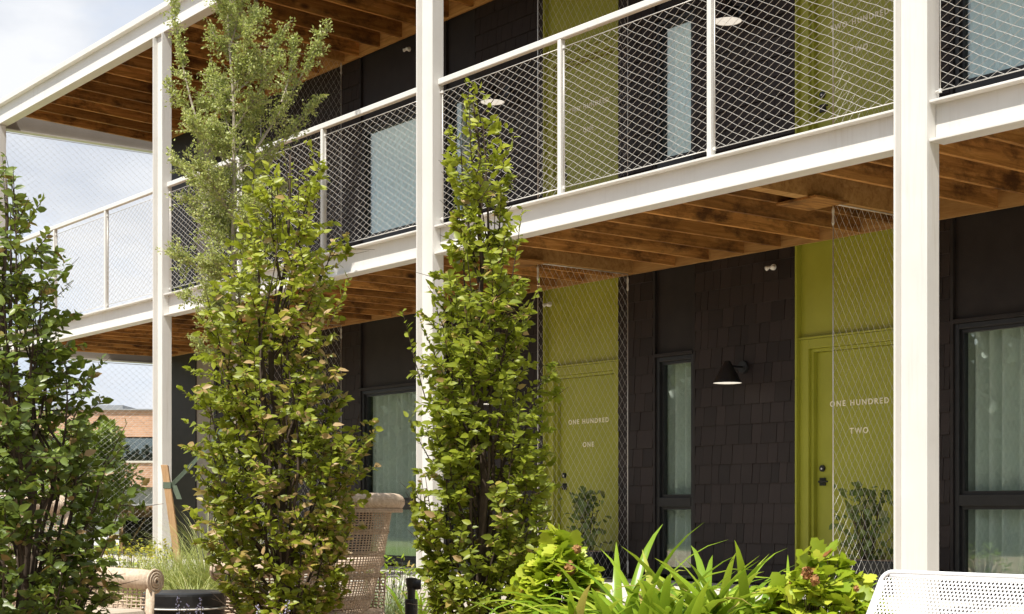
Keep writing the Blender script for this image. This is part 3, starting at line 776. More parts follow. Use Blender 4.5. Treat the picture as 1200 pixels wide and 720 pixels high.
rt = np.array(RIGHT); fw = np.array(FWD)
def hornbeam(name, px, d, prof, label, mat, dryfrac, dryside=0, n_twig=330, per=15, leafL=0.062, seed=1, stems=5, dens_depth=0.85, obj=300, shoots=()):
    """columnar tree; prof = [(row, left px, right px)] read at depth d gives its real half-width and lean at each height"""
    g = np.random.default_rng(seed)
    base = gat(px, d, GZ); o = empty(name, base); tag(o, label, 'tree', 'columnar trees in the garden bed')
    k = d / 1820
    zs = np.array([EYE + (598 - p[0]) * k for p in prof])[::-1]
    cs = np.array([((p[1] + p[2]) / 2 - px) * k for p in prof])[::-1]
    rs = np.array([(p[2] - p[1]) / 2 * k for p in prof])[::-1]
    if zs[0] > GZ + 0.15: zs = np.insert(zs, 0, GZ + 0.12); cs = np.insert(cs, 0, 0); rs = np.insert(rs, 0, rs[0] * 0.6)
    b3 = np.array(base)
    def axis(z): return np.interp(z, zs, cs), np.interp(z, zs, rs)
    ztop = zs[-1]
    # stems
    m = MB()
    for s in range(stems):
        ang = g.uniform(0, 2 * math.pi); spread = 0.0 if s == 0 else g.uniform(0.15, 0.5)
        h = ztop - 0.1 if s == 0 else GZ + (ztop - GZ) * g.uniform(0.55, 0.85)
        pts = []; rad = []
        n = 14
        for i in range(n + 1):
            t = i / n; z = GZ + (h - GZ) * t
            c, r_ = axis(z); off = spread * r_ * min(1, t * 2.2)
            wob = 0.015 * math.sin(7 * t + s * 2)
            pts.append((rt[0] * (c * min(1, t * 3) + off * math.cos(ang) + wob) + fw[0] * off * math.sin(ang), rt[1] * (c * min(1, t * 3) + off * math.cos(ang) + wob) + fw[1] * off * math.sin(ang), z - GZ))
            rad.append((0.030 if s == 0 else 0.014) * (1 - 0.85 * t))
        m.tube(pts, rad, 7)
    tr = m.build('trunk', M['stem'], o, smooth=True)
    # ascending limbs carry short twigs, the twigs carry sprays of leaves
    crown = MB(); P = []; D = []; Nn = []; S = []; rr = []
    loc = lambda q: rt * q[0] + fw * q[1] + np.array([0, 0, q[2] - GZ])
    cdf_z = np.linspace(zs[0] + 0.02, ztop, 200); wts = np.interp(cdf_z, zs, rs) ** 1.15 + 0.02; cdf = np.cumsum(wts) / wts.sum()
    UPV = np.array([0, 0, 1.0])
    def spray(p0, p1, nl, ang, zt, lim=1.08, sc=1.0):
        mid = (p0 + p1) / 2 + np.array([0, 0, -0.02])
        B = lambda u: (1 - u) ** 2 * p0 + 2 * u * (1 - u) * mid + u * u * p1
        crown.tube([loc(B(u)) for u in (0, 0.5, 1.0)], [0.0032, 0.0024, 0.001], 4, cap=False)
        for j in range(nl):
            u = 0.12 + 0.9 * (j + 0.5 * g.uniform()) / nl; q = B(u)
            cq, rq = axis(min(q[2], ztop)); dq = math.hypot(q[0] - cq, q[1]); lm = rq * lim + 0.015
            if dq > lm: q = np.array([cq + (q[0] - cq) * lm / dq, q[1] * lm / dq, q[2]])
            tang = B(u + 0.05) - B(u - 0.05); tang = tang / (np.linalg.norm(tang) + 1e-9)
            side = np.cross(tang, UPV); side = side / (np.linalg.norm(side) + 1e-6)
            if np.linalg.norm(np.cross(tang, UPV)) < 0.3: a_ = g.uniform(0, 6.28); side = np.array([math.cos(a_), math.sin(a_), 0])
            sg = 1 if j % 2 else -1
            dd = tang * 0.6 + side * sg * 0.8 + g.normal(0, 0.35, 3) + np.array([0, 0, -0.12])
            nn = UPV * 0.55 + 0.72 * np.array([math.cos(ang), math.sin(ang), 0]) + g.normal(0, 0.48, 3)
            P.append(loc(q)); D.append(rt * dd[0] + fw * dd[1] + UPV * dd[2]); Nn.append(rt * nn[0] + fw * nn[1] + UPV * nn[2])
            S.append(g.uniform(0.55, 1.25) * sc); rr.append((u, math.cos(ang), math.sin(ang), zt))
    nlimb = max(16, n_twig // 16)
    for li in range(nlimb):
        zt = np.interp((li + g.uniform()) / nlimb, cdf, cdf_z); ang = li * 2.39996 + g.normal(0, 0.4); c, r_ = axis(zt)
        ext = g.uniform(0.62, 1.02); length = 0.45 + 0.45 * g.uniform()
        z0 = max(GZ + 0.10, zt - length); c0, r0 = axis(z0)
        A0 = np.array([c0 + 0.12 * r0 * math.cos(ang), 0.12 * r0 * math.sin(ang), z0]); A1 = np.array([c + r_ * ext * math.cos(ang), r_ * ext * math.sin(ang) * dens_depth, zt])
        Am = (A0 + A1) / 2 + np.array([0.25 * r_ * math.cos(ang), 0.25 * r_ * math.sin(ang), -0.06])
        LB = lambda u: (1 - u) ** 2 * A0 + 2 * u * (1 - u) * Am + u * u * A1
        crown.tube([loc(LB(u)) for u in np.linspace(0, 1, 6)], [0.009, 0.008, 0.0065, 0.005, 0.0035, 0.0015], 5, cap=False)
        ntw = 16
        for t in range(ntw):
            u = 0.15 + 0.85 * (t + g.uniform()) / ntw; p0 = LB(min(u, 1.0))
            az = ang + g.normal(0, 1.05); el = R(g.uniform(-5, 55)); tl = g.uniform(0.07, 0.24) * min(1.0, 0.45 + r_ / 0.35)
            p1 = p0 + tl * np.array([math.cos(az) * math.cos(el), math.sin(az) * math.cos(el), math.sin(el)])
            p1[2] = min(p1[2], ztop)
            spray(p0, p1, int(6 + tl * 56), az, zt)
        if g.uniform() < 0.35:      # a stray shoot beyond the outline
            p1 = A1 + np.array([math.cos(ang) * g.uniform(0.03, 0.12), math.sin(ang) * 0.1, g.uniform(0.10, 0.22)]); p1[2] = min(p1[2], ztop)
            spray(A1, p1, 8, ang, zt, 1.45, 0.85)
    for k_ in range(7):             # leaders at the top
        zb = ztop - g.uniform(0.25, 0.75); c, r_ = axis(zb); a_ = g.uniform(0, 6.28); zz_ = min(ztop, zb + g.uniform(0.2, 0.4)); c2, r2 = axis(zz_)
        spray(np.array([c + 0.4 * r_ * math.cos(a_), 0.4 * r_ * math.sin(a_), zb]), np.array([c2 + 0.7 * r2 * math.cos(a_), 0.7 * r2 * math.sin(a_), zz_]), 13, a_, zz_, 1.2, 0.9)
    cT, rT = axis(ztop - 0.3); spray(np.array([cT, 0, ztop - 0.3]), np.array([cs[-1], 0, ztop]), 12, 0, ztop, 1.5, 0.8)
    for (xa, ya, xb, yb) in shoots:
        qa = np.array([(xa - px) * k, -0.1, EYE + (598 - ya) * k]); qb = np.array([(xb - px) * k, -0.12, EYE + (598 - yb) * k])
        spray(qa, qb, 22, math.pi, qb[2], 9, 0.9)
    tag(crown.build('twigs', M['stem'], o), kind='stuff')
    P = np.array(P); Rm = basis(np.array(D), np.array(Nn)); S = np.array(S); rr = np.array(rr)
    fresh = np.clip(0.18 + 0.5 * g.beta(2, 2.2, len(P)) + 0.24 * np.interp(rr[:, 3], [zs[0], zs[0] + 0.6 * (ztop - zs[0]), ztop], [-0.5, -0.1, 1.0]), 0, 0.76)
    clump = np.sin(P[:, 2] * 6.1 + P[:, 0] * 9) * np.sin(P[:, 1] * 7.7 + 1.3)
    pd = dryfrac * (1 + 0.9 * dryside * rr[:, 1] + 0.9 * clump) * np.interp(rr[:, 3], [zs[0], zs[0] + 0.75 * (ztop - zs[0]), ztop], [1.2, 1.0, 0.0])
    dry = g.uniform(size=len(P)) < pd
    var = np.where(dry, g.uniform(0.84, 1.0, len(P)), fresh)
    # leaves nearest the viewer and facing outwards show largest
    pref = -(P @ fw) + 0.02 * g.normal(size=len(P))
    place_leaves(o, leaf_shape(leafL, leafL * 0.50), P, Rm, S, var, mat, (0, 0, 0), obj, pref)
    return o

hornbeam('columnar_tree', 562, 8.3,
         [(95, 549, 555), (120, 543, 560), (145, 533, 573), (170, 530, 593), (200, 532, 594), (225, 540, 585), (248, 545, 579), (270, 534, 596), (300, 528, 610), (350, 508, 624), (400, 492, 634), (450, 488, 640), (500, 490, 636), (550, 492, 640), (600, 494, 634), (650, 500, 622), (690, 510, 604), (730, 525, 592)],
         'slim columnar tree with fresh lime top in front of the middle steel column', M['hornbeam'], 0.05, -0.3, n_twig=860, seed=5, leafL=0.055, shoots=[(500, 470, 473, 366), (520, 440, 492, 372), (505, 540, 480, 490), (600, 330, 612, 250), (610, 400, 632, 335)])
hornbeam('columnar_tree', 325, 8.4,
         [(160, 326, 338), (185, 312, 366), (220, 300, 378), (260, 284, 394), (300, 276, 402), (340, 262, 404), (380, 246, 398), (420, 230, 408), (460, 218, 424), (500, 226, 428), (540, 232, 428), (580, 232, 424), (620, 238, 420), (660, 252, 408), (700, 286, 392), (730, 300, 380)],
         'wide columnar tree with many dried brown leaves beside the wicker armchair', M['hornbeam'], 0.19, 0.7, n_twig=900, seed=9, stems=7, leafL=0.053, shoots=[(240, 470, 214, 455), (390, 380, 412, 330), (400, 560, 432, 520), (300, 230, 304, 165), (370, 250, 378, 185)])
hornbeam('columnar_tree', 12, 6.4,
         [(182, -4, 10), (215, -22, 32), (250, -40, 56), (290, -52, 66), (330, -58, 72), (370, -64, 76), (405, -66, 88), (432, -72, 112), (465, -74, 104), (500, -76, 110), (540, -78, 150), (580, -78, 156), (620, -74, 136), (660, -70, 122), (700, -64, 116), (740, -60, 105)],
         'shaded columnar tree cut off by the left edge of the picture', M['hornbeam_shaded'], 0.07, 0.0, n_twig=760, seed=21, stems=7, leafL=0.052)

def feathery_tree():
    g = np.random.default_rng(4)
    d = 15.0; px = 279
    base = gat(px, d, GZ); o = empty('feathery_tree', base); tag(o, 'tall feathery tree with tiny grey green leaves reaching above the balcony', 'tree')
    b3 = np.array(base)
    def W(p, q, dd=0): return np.array(at(p, q, d + dd)) - b3
    trunk = [(279, 705), (278, 640), (277, 540), (275, 430), (273, 320), (274, 220), (274, 120), (268, 40), (264, -40), (262, -110)]
    m = MB(); m.tube([W(*p) for p in trunk], [0.045, 0.040, 0.034, 0.028, 0.023, 0.018, 0.014, 0.010, 0.007, 0.003], 8)
    m.build('trunk', M['palebark'], o, smooth=True)
    # limbs: (from pixel, to pixel, depth shift at the tip, plume radius in px)
    limbs = [((274, 330), (205, 300), -0.3, 22), ((274, 300), (212, 230), 0.3, 24), ((275, 260), (230, 190), -0.4, 26), ((274, 240), (200, 185), 0.2, 18), ((274, 200), (198, 98), 0.1, 15), ((274, 190), (222, 140), -0.5, 20),
             ((230, 140), (203, -10), 0.3, 10), ((274, 230), (318, 180), 0.5, 20), ((276, 200), (372, 115), 0.4, 12), ((300, 175), (385, 28), 0.3, 13), ((330, 120), (345, 45), 0.2, 10), ((276, 150), (330, 65), -0.3, 14), ((274, 110), (335, 28), 0.2, 12),
             ((272, 160), (248, 80), 0.4, 22), ((272, 110), (290, 40), -0.4, 22), ((270, 60), (250, -40), 0.3, 22), ((268, 60), (292, -50), -0.3, 20), ((266, 0), (262, -130), 0, 24), ((275, 370), (240, 330), 0.3, 20), ((275, 400), (238, 372), -0.2, 14),
             ((275, 420), (228, 395), 0.2, 12), ((276, 330), (318, 270), 0.4, 18), ((275, 290), (250, 220), 0.6, 22), ((275, 300), (300, 230), -0.5, 20), ((274, 180), (305, 120), 0.5, 18), ((273, 130), (235, 120), 0.3, 16), ((274, 250), (340, 215), 0.2, 12), ((275, 350), (215, 345), 0.3, 14)] + [((275, q), (275 + (26 if i % 2 else -26), q - 34), (-0.35, 0.3, 0.0)[i % 3], 18) for i, q in enumerate(range(20, 400, 26))]
    m = MB(); P = []; D = []; Nn = []
    for (a, b, dd, pr) in limbs:
        A = W(*a); Bp = W(b[0], b[1], dd); mid = (A + Bp) / 2 + np.array([0, 0, -0.08]) + g.normal(0, 0.05, 3)
        Q = lambda u: (1 - u) ** 2 * A + 2 * u * (1 - u) * mid + u * u * Bp
        L = np.linalg.norm(Bp - A)
        m.tube([Q(u) for u in np.linspace(0, 1, 7)], list(np.linspace(0.011, 0.002, 7)), 5, cap=False)
        ntw = int(22 + L * 40)
        for t in range(ntw):
            u = g.uniform(0.18, 1.0); q = Q(u)
            dirn = (Bp - A) / L * 0.7 + g.normal(0, 0.6, 3) + np.array([0, 0, 0.25]); dirn /= np.linalg.norm(dirn)
            ln = pr * d / 1820 * g.uniform(0.6, 1.9) * (1.2 - 0.55 * u)
            e = q + dirn * ln
            m.tube([q, (q + e) / 2 + g.normal(0, 0.012, 3), e], [0.003, 0.002, 0.001], 3, cap=False)
            nl = int(8 + ln * 95)
            for j in range(nl):
                w = g.uniform(0.1, 1.0); p = q + (e - q) * w + g.normal(0, 0.016, 3)
                P.append(p); D.append(dirn * 0.5 + g.normal(0, 0.7, 3)); Nn.append(np.array([0, 0, 0.8]) + g.normal(0, 0.7, 3))
    tag(m.build('limbs', M['palebark'], o), kind='stuff')
    P = np.array(P); Rm = basis(np.array(D), np.array(Nn)); S = g.uniform(0.7, 1.35, len(P))
    var = np.clip(g.beta(2, 2, len(P)), 0, 1)
    v = np.array([(0, 0, 0), (0.45, 0.27, 0.04), (1, 0, -0.05), (0.45, -0.27, 0.04)]) * 0.031; f = np.array([(0, 2, 1), (0, 3, 2)])
    place_leaves(o, (v, f), P, Rm, S, var, M['feather'], (0, 0, 0), 0)
    return o
feathery_tree()

# stake and strap holding the feathery tree
def stake():
    A, B = gat(217, 14.6, GZ), at(193, 545, 14.6)
    o = empty('timber_stake', A); tag(o, 'leaning raw timber stake beside the white column left', 'stake')
    m = MB(); v = B - A; w = 0.032
    s = Vector(RIGHT) * w; f = Vector(FWD) * w * 0.8
    m.add([-s - f, s - f, s + f, -s + f, v - s - f, v + s - f, v + s + f + Vector((0, 0, -0.01)), v - s + f], [(0, 3, 2, 1), (4, 5, 6, 7), (0, 1, 5, 4), (1, 2, 6, 5), (2, 3, 7, 6), (3, 0, 4, 7)])
    m.build('post', M['stake'], o, bevel=0.004)
    p = v * 0.86
    m = MB()
    for dz in (-0.035, 0.035):
        pass
    ring = [p + (s * a + f * b) * 1.12 for a, b in ((-1, -1), (1, -1), (1, 1), (-1, 1), (-1, -1))]
    vs = []; fs = []
    for q in ring: vs += [q + Vector((0, 0, -0.03)), q + Vector((0, 0, 0.03))]
    for i in range(4): fs.append((2 * i, 2 * i + 2, 2 * i + 3, 2 * i + 1))
    m.add(vs, fs)
    e = at(280, 478, 15.0) - A
    a = p + s * 1.12
    n = 8; vs = []; fs = []
    for i in range(n + 1):
        t = i / n; q = a + (e - a) * t + Vector((0, 0, -0.03 * math.sin(t * math.pi))); tw = 0.4 * t
        u = Vector((0, 0, 0.028)) * math.cos(tw) + Vector(FWD) * 0.028 * math.sin(tw)
        vs += [q - u, q + u]
    for i in range(n): fs.append((2 * i, 2 * i + 2, 2 * i + 3, 2 * i + 1))
    m.add(vs, fs)
    q = a + Vector((0, 0, 0.0)); m.add([q, q + Vector(RIGHT) * 0.05, q + Vector(RIGHT) * 0.10 + Vector((0, 0, -0.13)), q + Vector(RIGHT) * 0.05 + Vector((0, 0, -0.13))], [(0, 1, 2, 3)])
    so_ = m.build('strap', M['strap'], o); md = so_.modifiers.new('thick', 'SOLIDIFY'); md.thickness = 0.003
stake()

# ------------------------------------------------------------------ low plants
def blades(n, L, spread, g, w=0.004, seg=5, arch=1.0, up=1.0):
    """arching blades from a common base"""
    V = []; F = []; var = []
    for i in range(n):
        a = g.uniform(0, 2 * math.pi); l = L * g.uniform(0.55, 1.1); tilt = spread * g.uniform(0.05, 1.0) ** 0.8
        b = np.array([math.cos(a), math.sin(a), 0]) ; s = np.array([-math.sin(a), math.cos(a), 0])
        p = b * g.uniform(0, 0.05) + s * g.uniform(-0.04, 0.04); ang = tilt; vs = []
        for k in range(seg + 1):
            t = k / seg
            ww = w * (1 - t) ** 0.7 + 0.0004
            vs += [p - s * ww, p + s * ww]
            ang = tilt + arch * t * t * g.uniform(0.8, 1.2)
            p = p + (b * math.sin(ang) + np.array([0, 0, 1.0]) * math.cos(ang) * up) * l / seg
        n0 = len(V) ; V += vs; F += [(n0 + 2 * k, n0 + 2 * k + 2, n0 + 2 * k + 3, n0 + 2 * k + 1) for k in range(seg)]; var += [g.uniform()] * seg
    return np.array(V), np.array(F), np.array(var)

def grass_clump(px, d, L, n, label, mat='fgrass', seed=1, z=GZ, spread=1.0, arch=1.4, w=0.003, name='feather_grass', cat='grass', group='soft grass clumps'):
    g = np.random.default_rng(seed)
    V, F, var = blades(n, L, spread, g, w, 7, arch)
    tag(link(name, np_mesh(name, V, F, M[mat], var), None, gat(px, d, z)), label, cat, group)
grass_clump(205, 13.4, 0.85, 900, 'pale feather grass clump at the foot of the timber stake', seed=1)
grass_clump(243, 13.6, 1.15, 900, 'tallest feather grass clump under the beige curtained window', seed=2)
grass_clump(276, 13.2, 0.9, 700, 'feather grass clump beneath the pale trunk of the feathery tree', seed=3)
grass_clump(168, 14.2, 0.7, 600, 'low feather grass clump left of the white end column', seed=4)
grass_clump(452, 11.8, 0.62, 420, 'grey green grass tuft right of the wicker armchair', 'sage', seed=5)
grass_clump(225, 11.6, 0.62, 650, 'soft grass clump spilling behind the black round table', seed=6)

def leaf_shrub(name, px, d, rad, h, n, shape, mat, label, cat, group=None, seed=1, z=GZ, size=1.0, objs=150, up=0.6, hollow=0.5):
    g = np.random.default_rng(seed); base = gat(px, d, z)
    o = empty(name, base); tag(o, label, cat, group)
    aa = g.uniform(0, 2 * math.pi, n); zt = g.uniform(0, 1, n) ** 0.8; cap = g.uniform(size=n) < 0.30; zt[cap] = 1.0
    r_ = g.uniform(hollow, 1.0, n) ** 0.5; r_[cap] = g.uniform(0, 1, cap.sum()) ** 0.5
    rad_z = np.sqrt(np.clip(1 - (zt * 0.93) ** 5, 0.05, 1))
    lump = 1 + 0.16 * np.sin(aa * 3 + seed) * np.sin(zt * 7 + seed) + np.clip(0.07 * g.normal(size=n), -0.15, 0.15)
    top = 1 - 0.28 * r_ ** 2 * cap + 0.10 * np.sin(aa * 2 + seed * 1.7)
    P = np.stack([np.cos(aa) * rad * r_ * lump * np.where(cap, 0.95, rad_z), np.sin(aa) * rad * r_ * lump * np.where(cap, 0.95, rad_z), np.where(cap, top, zt * 0.92) * h * (0.93 + 0.07 * lump) - 0.02], 1)
    u = nrm_rows(np.stack([np.cos(aa), np.sin(aa), np.where(cap, 1.3, 0.25)], 1))
    D = u * np.array([1, 1, 0.35]) + g.normal(0, 0.45, (n, 3)) + np.array([0, 0, 0.05]); Nn = u * 0.55 + np.array([0, 0, up]) + g.normal(0, 0.3, (n, 3))
    S = g.uniform(0.6, 1.2, n) * size; var = np.clip(g.beta(2.2, 2.2, n) * 0.92 + (g.uniform(size=n) < 0.05) * 0.5, 0, 1)
    m = MB()
    for i in range(0, n, 4):
        m.tube([(0, 0, 0), P[i] * np.array([0.5, 0.5, 0.35]), P[i]], [0.006, 0.004, 0.0015], 4, cap=False)
    tag(m.build('stems', M['stem'], o), kind='stuff')
    pref = -(P @ fw) + P[:, 2] * 0.3
    place_leaves(o, shape, P, basis(D, Nn), S, var, mat, (0, 0, 0), objs, pref)
    return o
LOB = lobed_shape(0.082, 0.086)
h1 = leaf_shrub('hydrangea_bush', 655, 7.6, 0.19, 0.79, 760, LOB, M['hydrangea'], 'lime hydrangea bush left of the strap leaved plants', 'bush', 'hydrangea bushes', 31, objs=260)
h2 = leaf_shrub('hydrangea_bush', 966, 6.6, 0.26, 0.72, 800, LOB, M['hydrangea'], 'lime hydrangea bush beside the white perforated bench', 'bush', 'hydrangea bushes', 32, objs=260)
def dry_head(parent, p, r):
    g = np.random.default_rng(int(abs(p[0] * 1000)) + 3); n = 90
    u = nrm_rows(g.normal(size=(n, 3))); P = u * np.array([r, r, r * 1.25]) * g.uniform(0.6, 1, n)[:, None]
    v = np.array([(-0.5, -0.5, 0), (0.5, -0.5, 0.1), (0.5, 0.5, 0), (-0.5, 0.5, 0.1)]) * r * 0.55; f = np.array([(0, 1, 2), (0, 2, 3)])
    V, F = leaves_np((v, f), P, basis(g.normal(size=(n, 3)), u), g.uniform(0.6, 1.2, n))
    link('dried_flower', np_mesh('dried_flower', V, F, M['dryflower']), parent, p)
for par, lst in ((h1, [(676, 640, 7.36, 0.026), (668, 662, 7.34, 0.036), (655, 672, 7.36, 0.022)]), (h2, [(946, 668, 6.32, 0.030), (955, 676, 6.3, 0.026), (1003, 686, 6.33, 0.016)])):
    for (a, b, c, r_) in lst: dry_head(par, at(a, b + 4, c + 0.05) - par.location, r_ * 0.75)

def strap_plant(px, d, n, L, label, seed, w=0.031, spread=0.95, zoff=0, tall=1.0):
    g = np.random.default_rng(seed); o = empty('strap_leaf_plant', gat(px, d)); tag(o, label, 'plant', 'strap leaved plants in the foreground')
    for i in range(n):
        V, F, var = [], [], []
        a = g.uniform(0, 2 * math.pi); l = L * g.uniform(0.7, 1.1); tilt = spread * g.uniform(0.18, 0.95); seg = 10
        b = np.array([math.cos(a), math.sin(a), 0]); s = np.array([-math.sin(a), math.cos(a), 0]); p = b * 0.05 * g.uniform() + s * g.uniform(-0.05, 0.05)
        bend = g.uniform(0.8, 2.4); tw = g.uniform(-0.4, 0.4)
        for k in range(seg + 1):
            t = k / seg; ang = tilt + bend * t * t
            up = b * math.sin(ang) + np.array([0, 0, 1.0]) * math.cos(ang); nn = np.cross(s, up)
            ww = w * g.uniform(0.98, 1.02) * (min(1, 0.55 + t * 1.2) * (1 - t ** 3)) + 0.0006
            sd = s * math.cos(tw * t) + nn * math.sin(tw * t)
            V += [p - sd * ww, p - nn * ww * 0.35, p + sd * ww]
            p = p + up * l / seg
        F = [(3 * k + j, 3 * k + 3 + j, 3 * k + 4 + j, 3 * k + 1 + j) for k in range(seg) for j in (0, 1)]
        link('strap_leaf', np_mesh('strap_leaf', np.array(V), F, M['straple'], [g.uniform()] * len(F), smooth=True), o)
strap_plant(668, 6.8, 60, 0.78, 'lowest strap leaved plant in front of the left hydrangea bush', 41)
strap_plant(725, 7.4, 90, 0.97, 'strap leaved plant in front of the door lettered one hundred one', 42)
strap_plant(780, 7.0, 112, 0.92, 'broad strap leaved plant below the narrow ground floor window', 43)
strap_plant(830, 7.5, 96, 0.95, 'strap leaved plant left of the one under the cone lamp', 44)
strap_plant(876, 7.0, 96, 0.91, 'upright strap leaved plant under the cone wall lamp', 45, spread=0.75)
strap_plant(748, 6.7, 60, 0.84, 'low strap leaved plant between the broad one and the left hydrangea', 48)
strap_plant(845, 6.6, 60, 0.82, 'low strap leaved plant at the bottom edge under the cone lamp', 49)
strap_plant(486, 11.6, 26, 0.60, 'small strap leaved plant behind the black garden spike light', 46, w=0.016)
strap_plant(925, 7.7, 48, 0.86, 'strap leaved plant behind the right hydrangea bush', 47, w=0.018)

SMALL = leaf_shape(0.05, 0.028)
leaf_shrub('yellow_shrub', 152, 17.0, 0.34, 0.62, 420, SMALL, M['yellowleaf'], 'yellow green shrub in front of the timber gate frame', 'shrub', 'yellow shrubs', 51, objs=0)
leaf_shrub('yellow_shrub', 186, 15.6, 0.22, 0.62, 260, SMALL, M['yellowleaf'], 'yellow green shrub at the base of the white end column', 'shrub', 'yellow shrubs', 52, objs=0)
leaf_shrub('low_shrub', 128, 19.0, 0.6, 0.35, 420, SMALL, M['bgtree'], 'low green shrub on the lawn behind the left armchair', 'shrub', None, 53, objs=0)
leaf_shrub('low_shrub', 462, 12.4, 0.28, 0.55, 320, leaf_shape(0.07, 0.02), M['straple'], 'bright green low shrub right of the wicker armchair back', 'shrub', None, 54, objs=0)

def lavender(px, d, n, label, seed):
    g = np.random.default_rng(seed); o = empty('lavender', gat(px, d)); tag(o, label, 'plant', 'lavender by the seats')
    V, F, var = blades(n * 7, 0.34, 0.8, g, 0.0028, 4, 0.5)
    tag(link('foliage', np_mesh('foliage', V, F, M['sage'], var), o), kind='stuff')
    for i in range(n):
        a = g.uniform(0, 6.28); t = g.uniform(0.02, 0.35); L = g.uniform(0.48, 0.60)
        top = Vector((math.cos(a) * math.sin(t) * L, math.sin(a) * math.sin(t) * L, L * math.cos(t)))
        m = MB(); m.tube([(0, 0, 0), top * 0.5, top], 0.0016, 4); st = m.build('stem', M['stem'], o)
        m = MB()
        for k in range(7):
            p = top * (0.82 + 0.026 * k)
            for j in range(4):
                q = p + Vector(g.normal(0, 0.006, 3)); m.lathe([(0.0, -0.004), (0.0035, -0.001), (0.0, 0.004)], 5, q)
        m.build('flower_spike', M['petal'], st)
lavender(206, 7.0, 3, 'lavender flowering in front of the black round table', 61)
lavender(240, 6.9, 3, 'lavender flowering left of the brown-leaved tree trunk', 62)
lavender(330, 7.2, 4, 'lavender flowering at the foot of the brown-leaved tree', 63)

# pots with trailing plants behind the screens
def planter(x, y, w, label, seed, top):
    o = empty('trough_planter', (x, y, 0)); tag(o, label, 'planter', 'dark troughs by the doors')
    m = MB(); m.box(-w / 2, w / 2, -0.14, 0.14, 0, 0.28); m.build('trough', M['blackmetal'], o, bevel=0.01)
    MB().box(-w / 2 + 0.012, w / 2 - 0.012, -0.125, 0.125, 0.26, 0.285).build('soil', M['mulch'], o)
    g = np.random.default_rng(seed); n = 260
    P = np.stack([g.normal(0, 0.12, n), g.normal(0, 0.10, n), 0.3 + (top - 0.3) * g.uniform(0, 1, n) ** 0.9], 1); P[:, 0] *= 1.1 - 0.4 * (P[:, 2] - 0.3) / (top - 0.3)
    sh = leaf_shape(0.075, 0.055)
    m = MB()
    for i in range(0, n, 9): m.tube([(P[i, 0] * 0.3, P[i, 1] * 0.3, 0.27), (P[i, 0] * 0.7, P[i, 1] * 0.7, P[i, 2] * 0.7 + 0.08), P[i]], 0.003, 4, cap=False)
    tag(m.build('stems', M['stem'], o), kind='stuff')
    place_leaves(o, sh, P, basis(g.normal(size=(n, 3)) + np.array([0, 0, -0.2]), g.normal(0, 0.5, (n, 3)) + np.array([0, 0, 0.6]) - fw * 0.5), g.uniform(0.6, 1.2, n), g.beta(2, 2, n), M['ivy'], (0, 0, 0), 0)
planter(-12.12, 10.35, 0.55, 'dark trough with leafy plant before the door lettered one hundred one', 71, 0.90)
planter(-8.50, 10.36, 0.75, 'dark trough with leafy plant before the door lettered one hundred two', 72, 0.90)

# ------------------------------------------------------------------ seats
def surf_tube(f, u0, u1, n, r, m, sides=5, **kw):
    m.tube([f(u0 + (u1 - u0) * i / n) for i in range(n + 1)], r, sides, **kw)

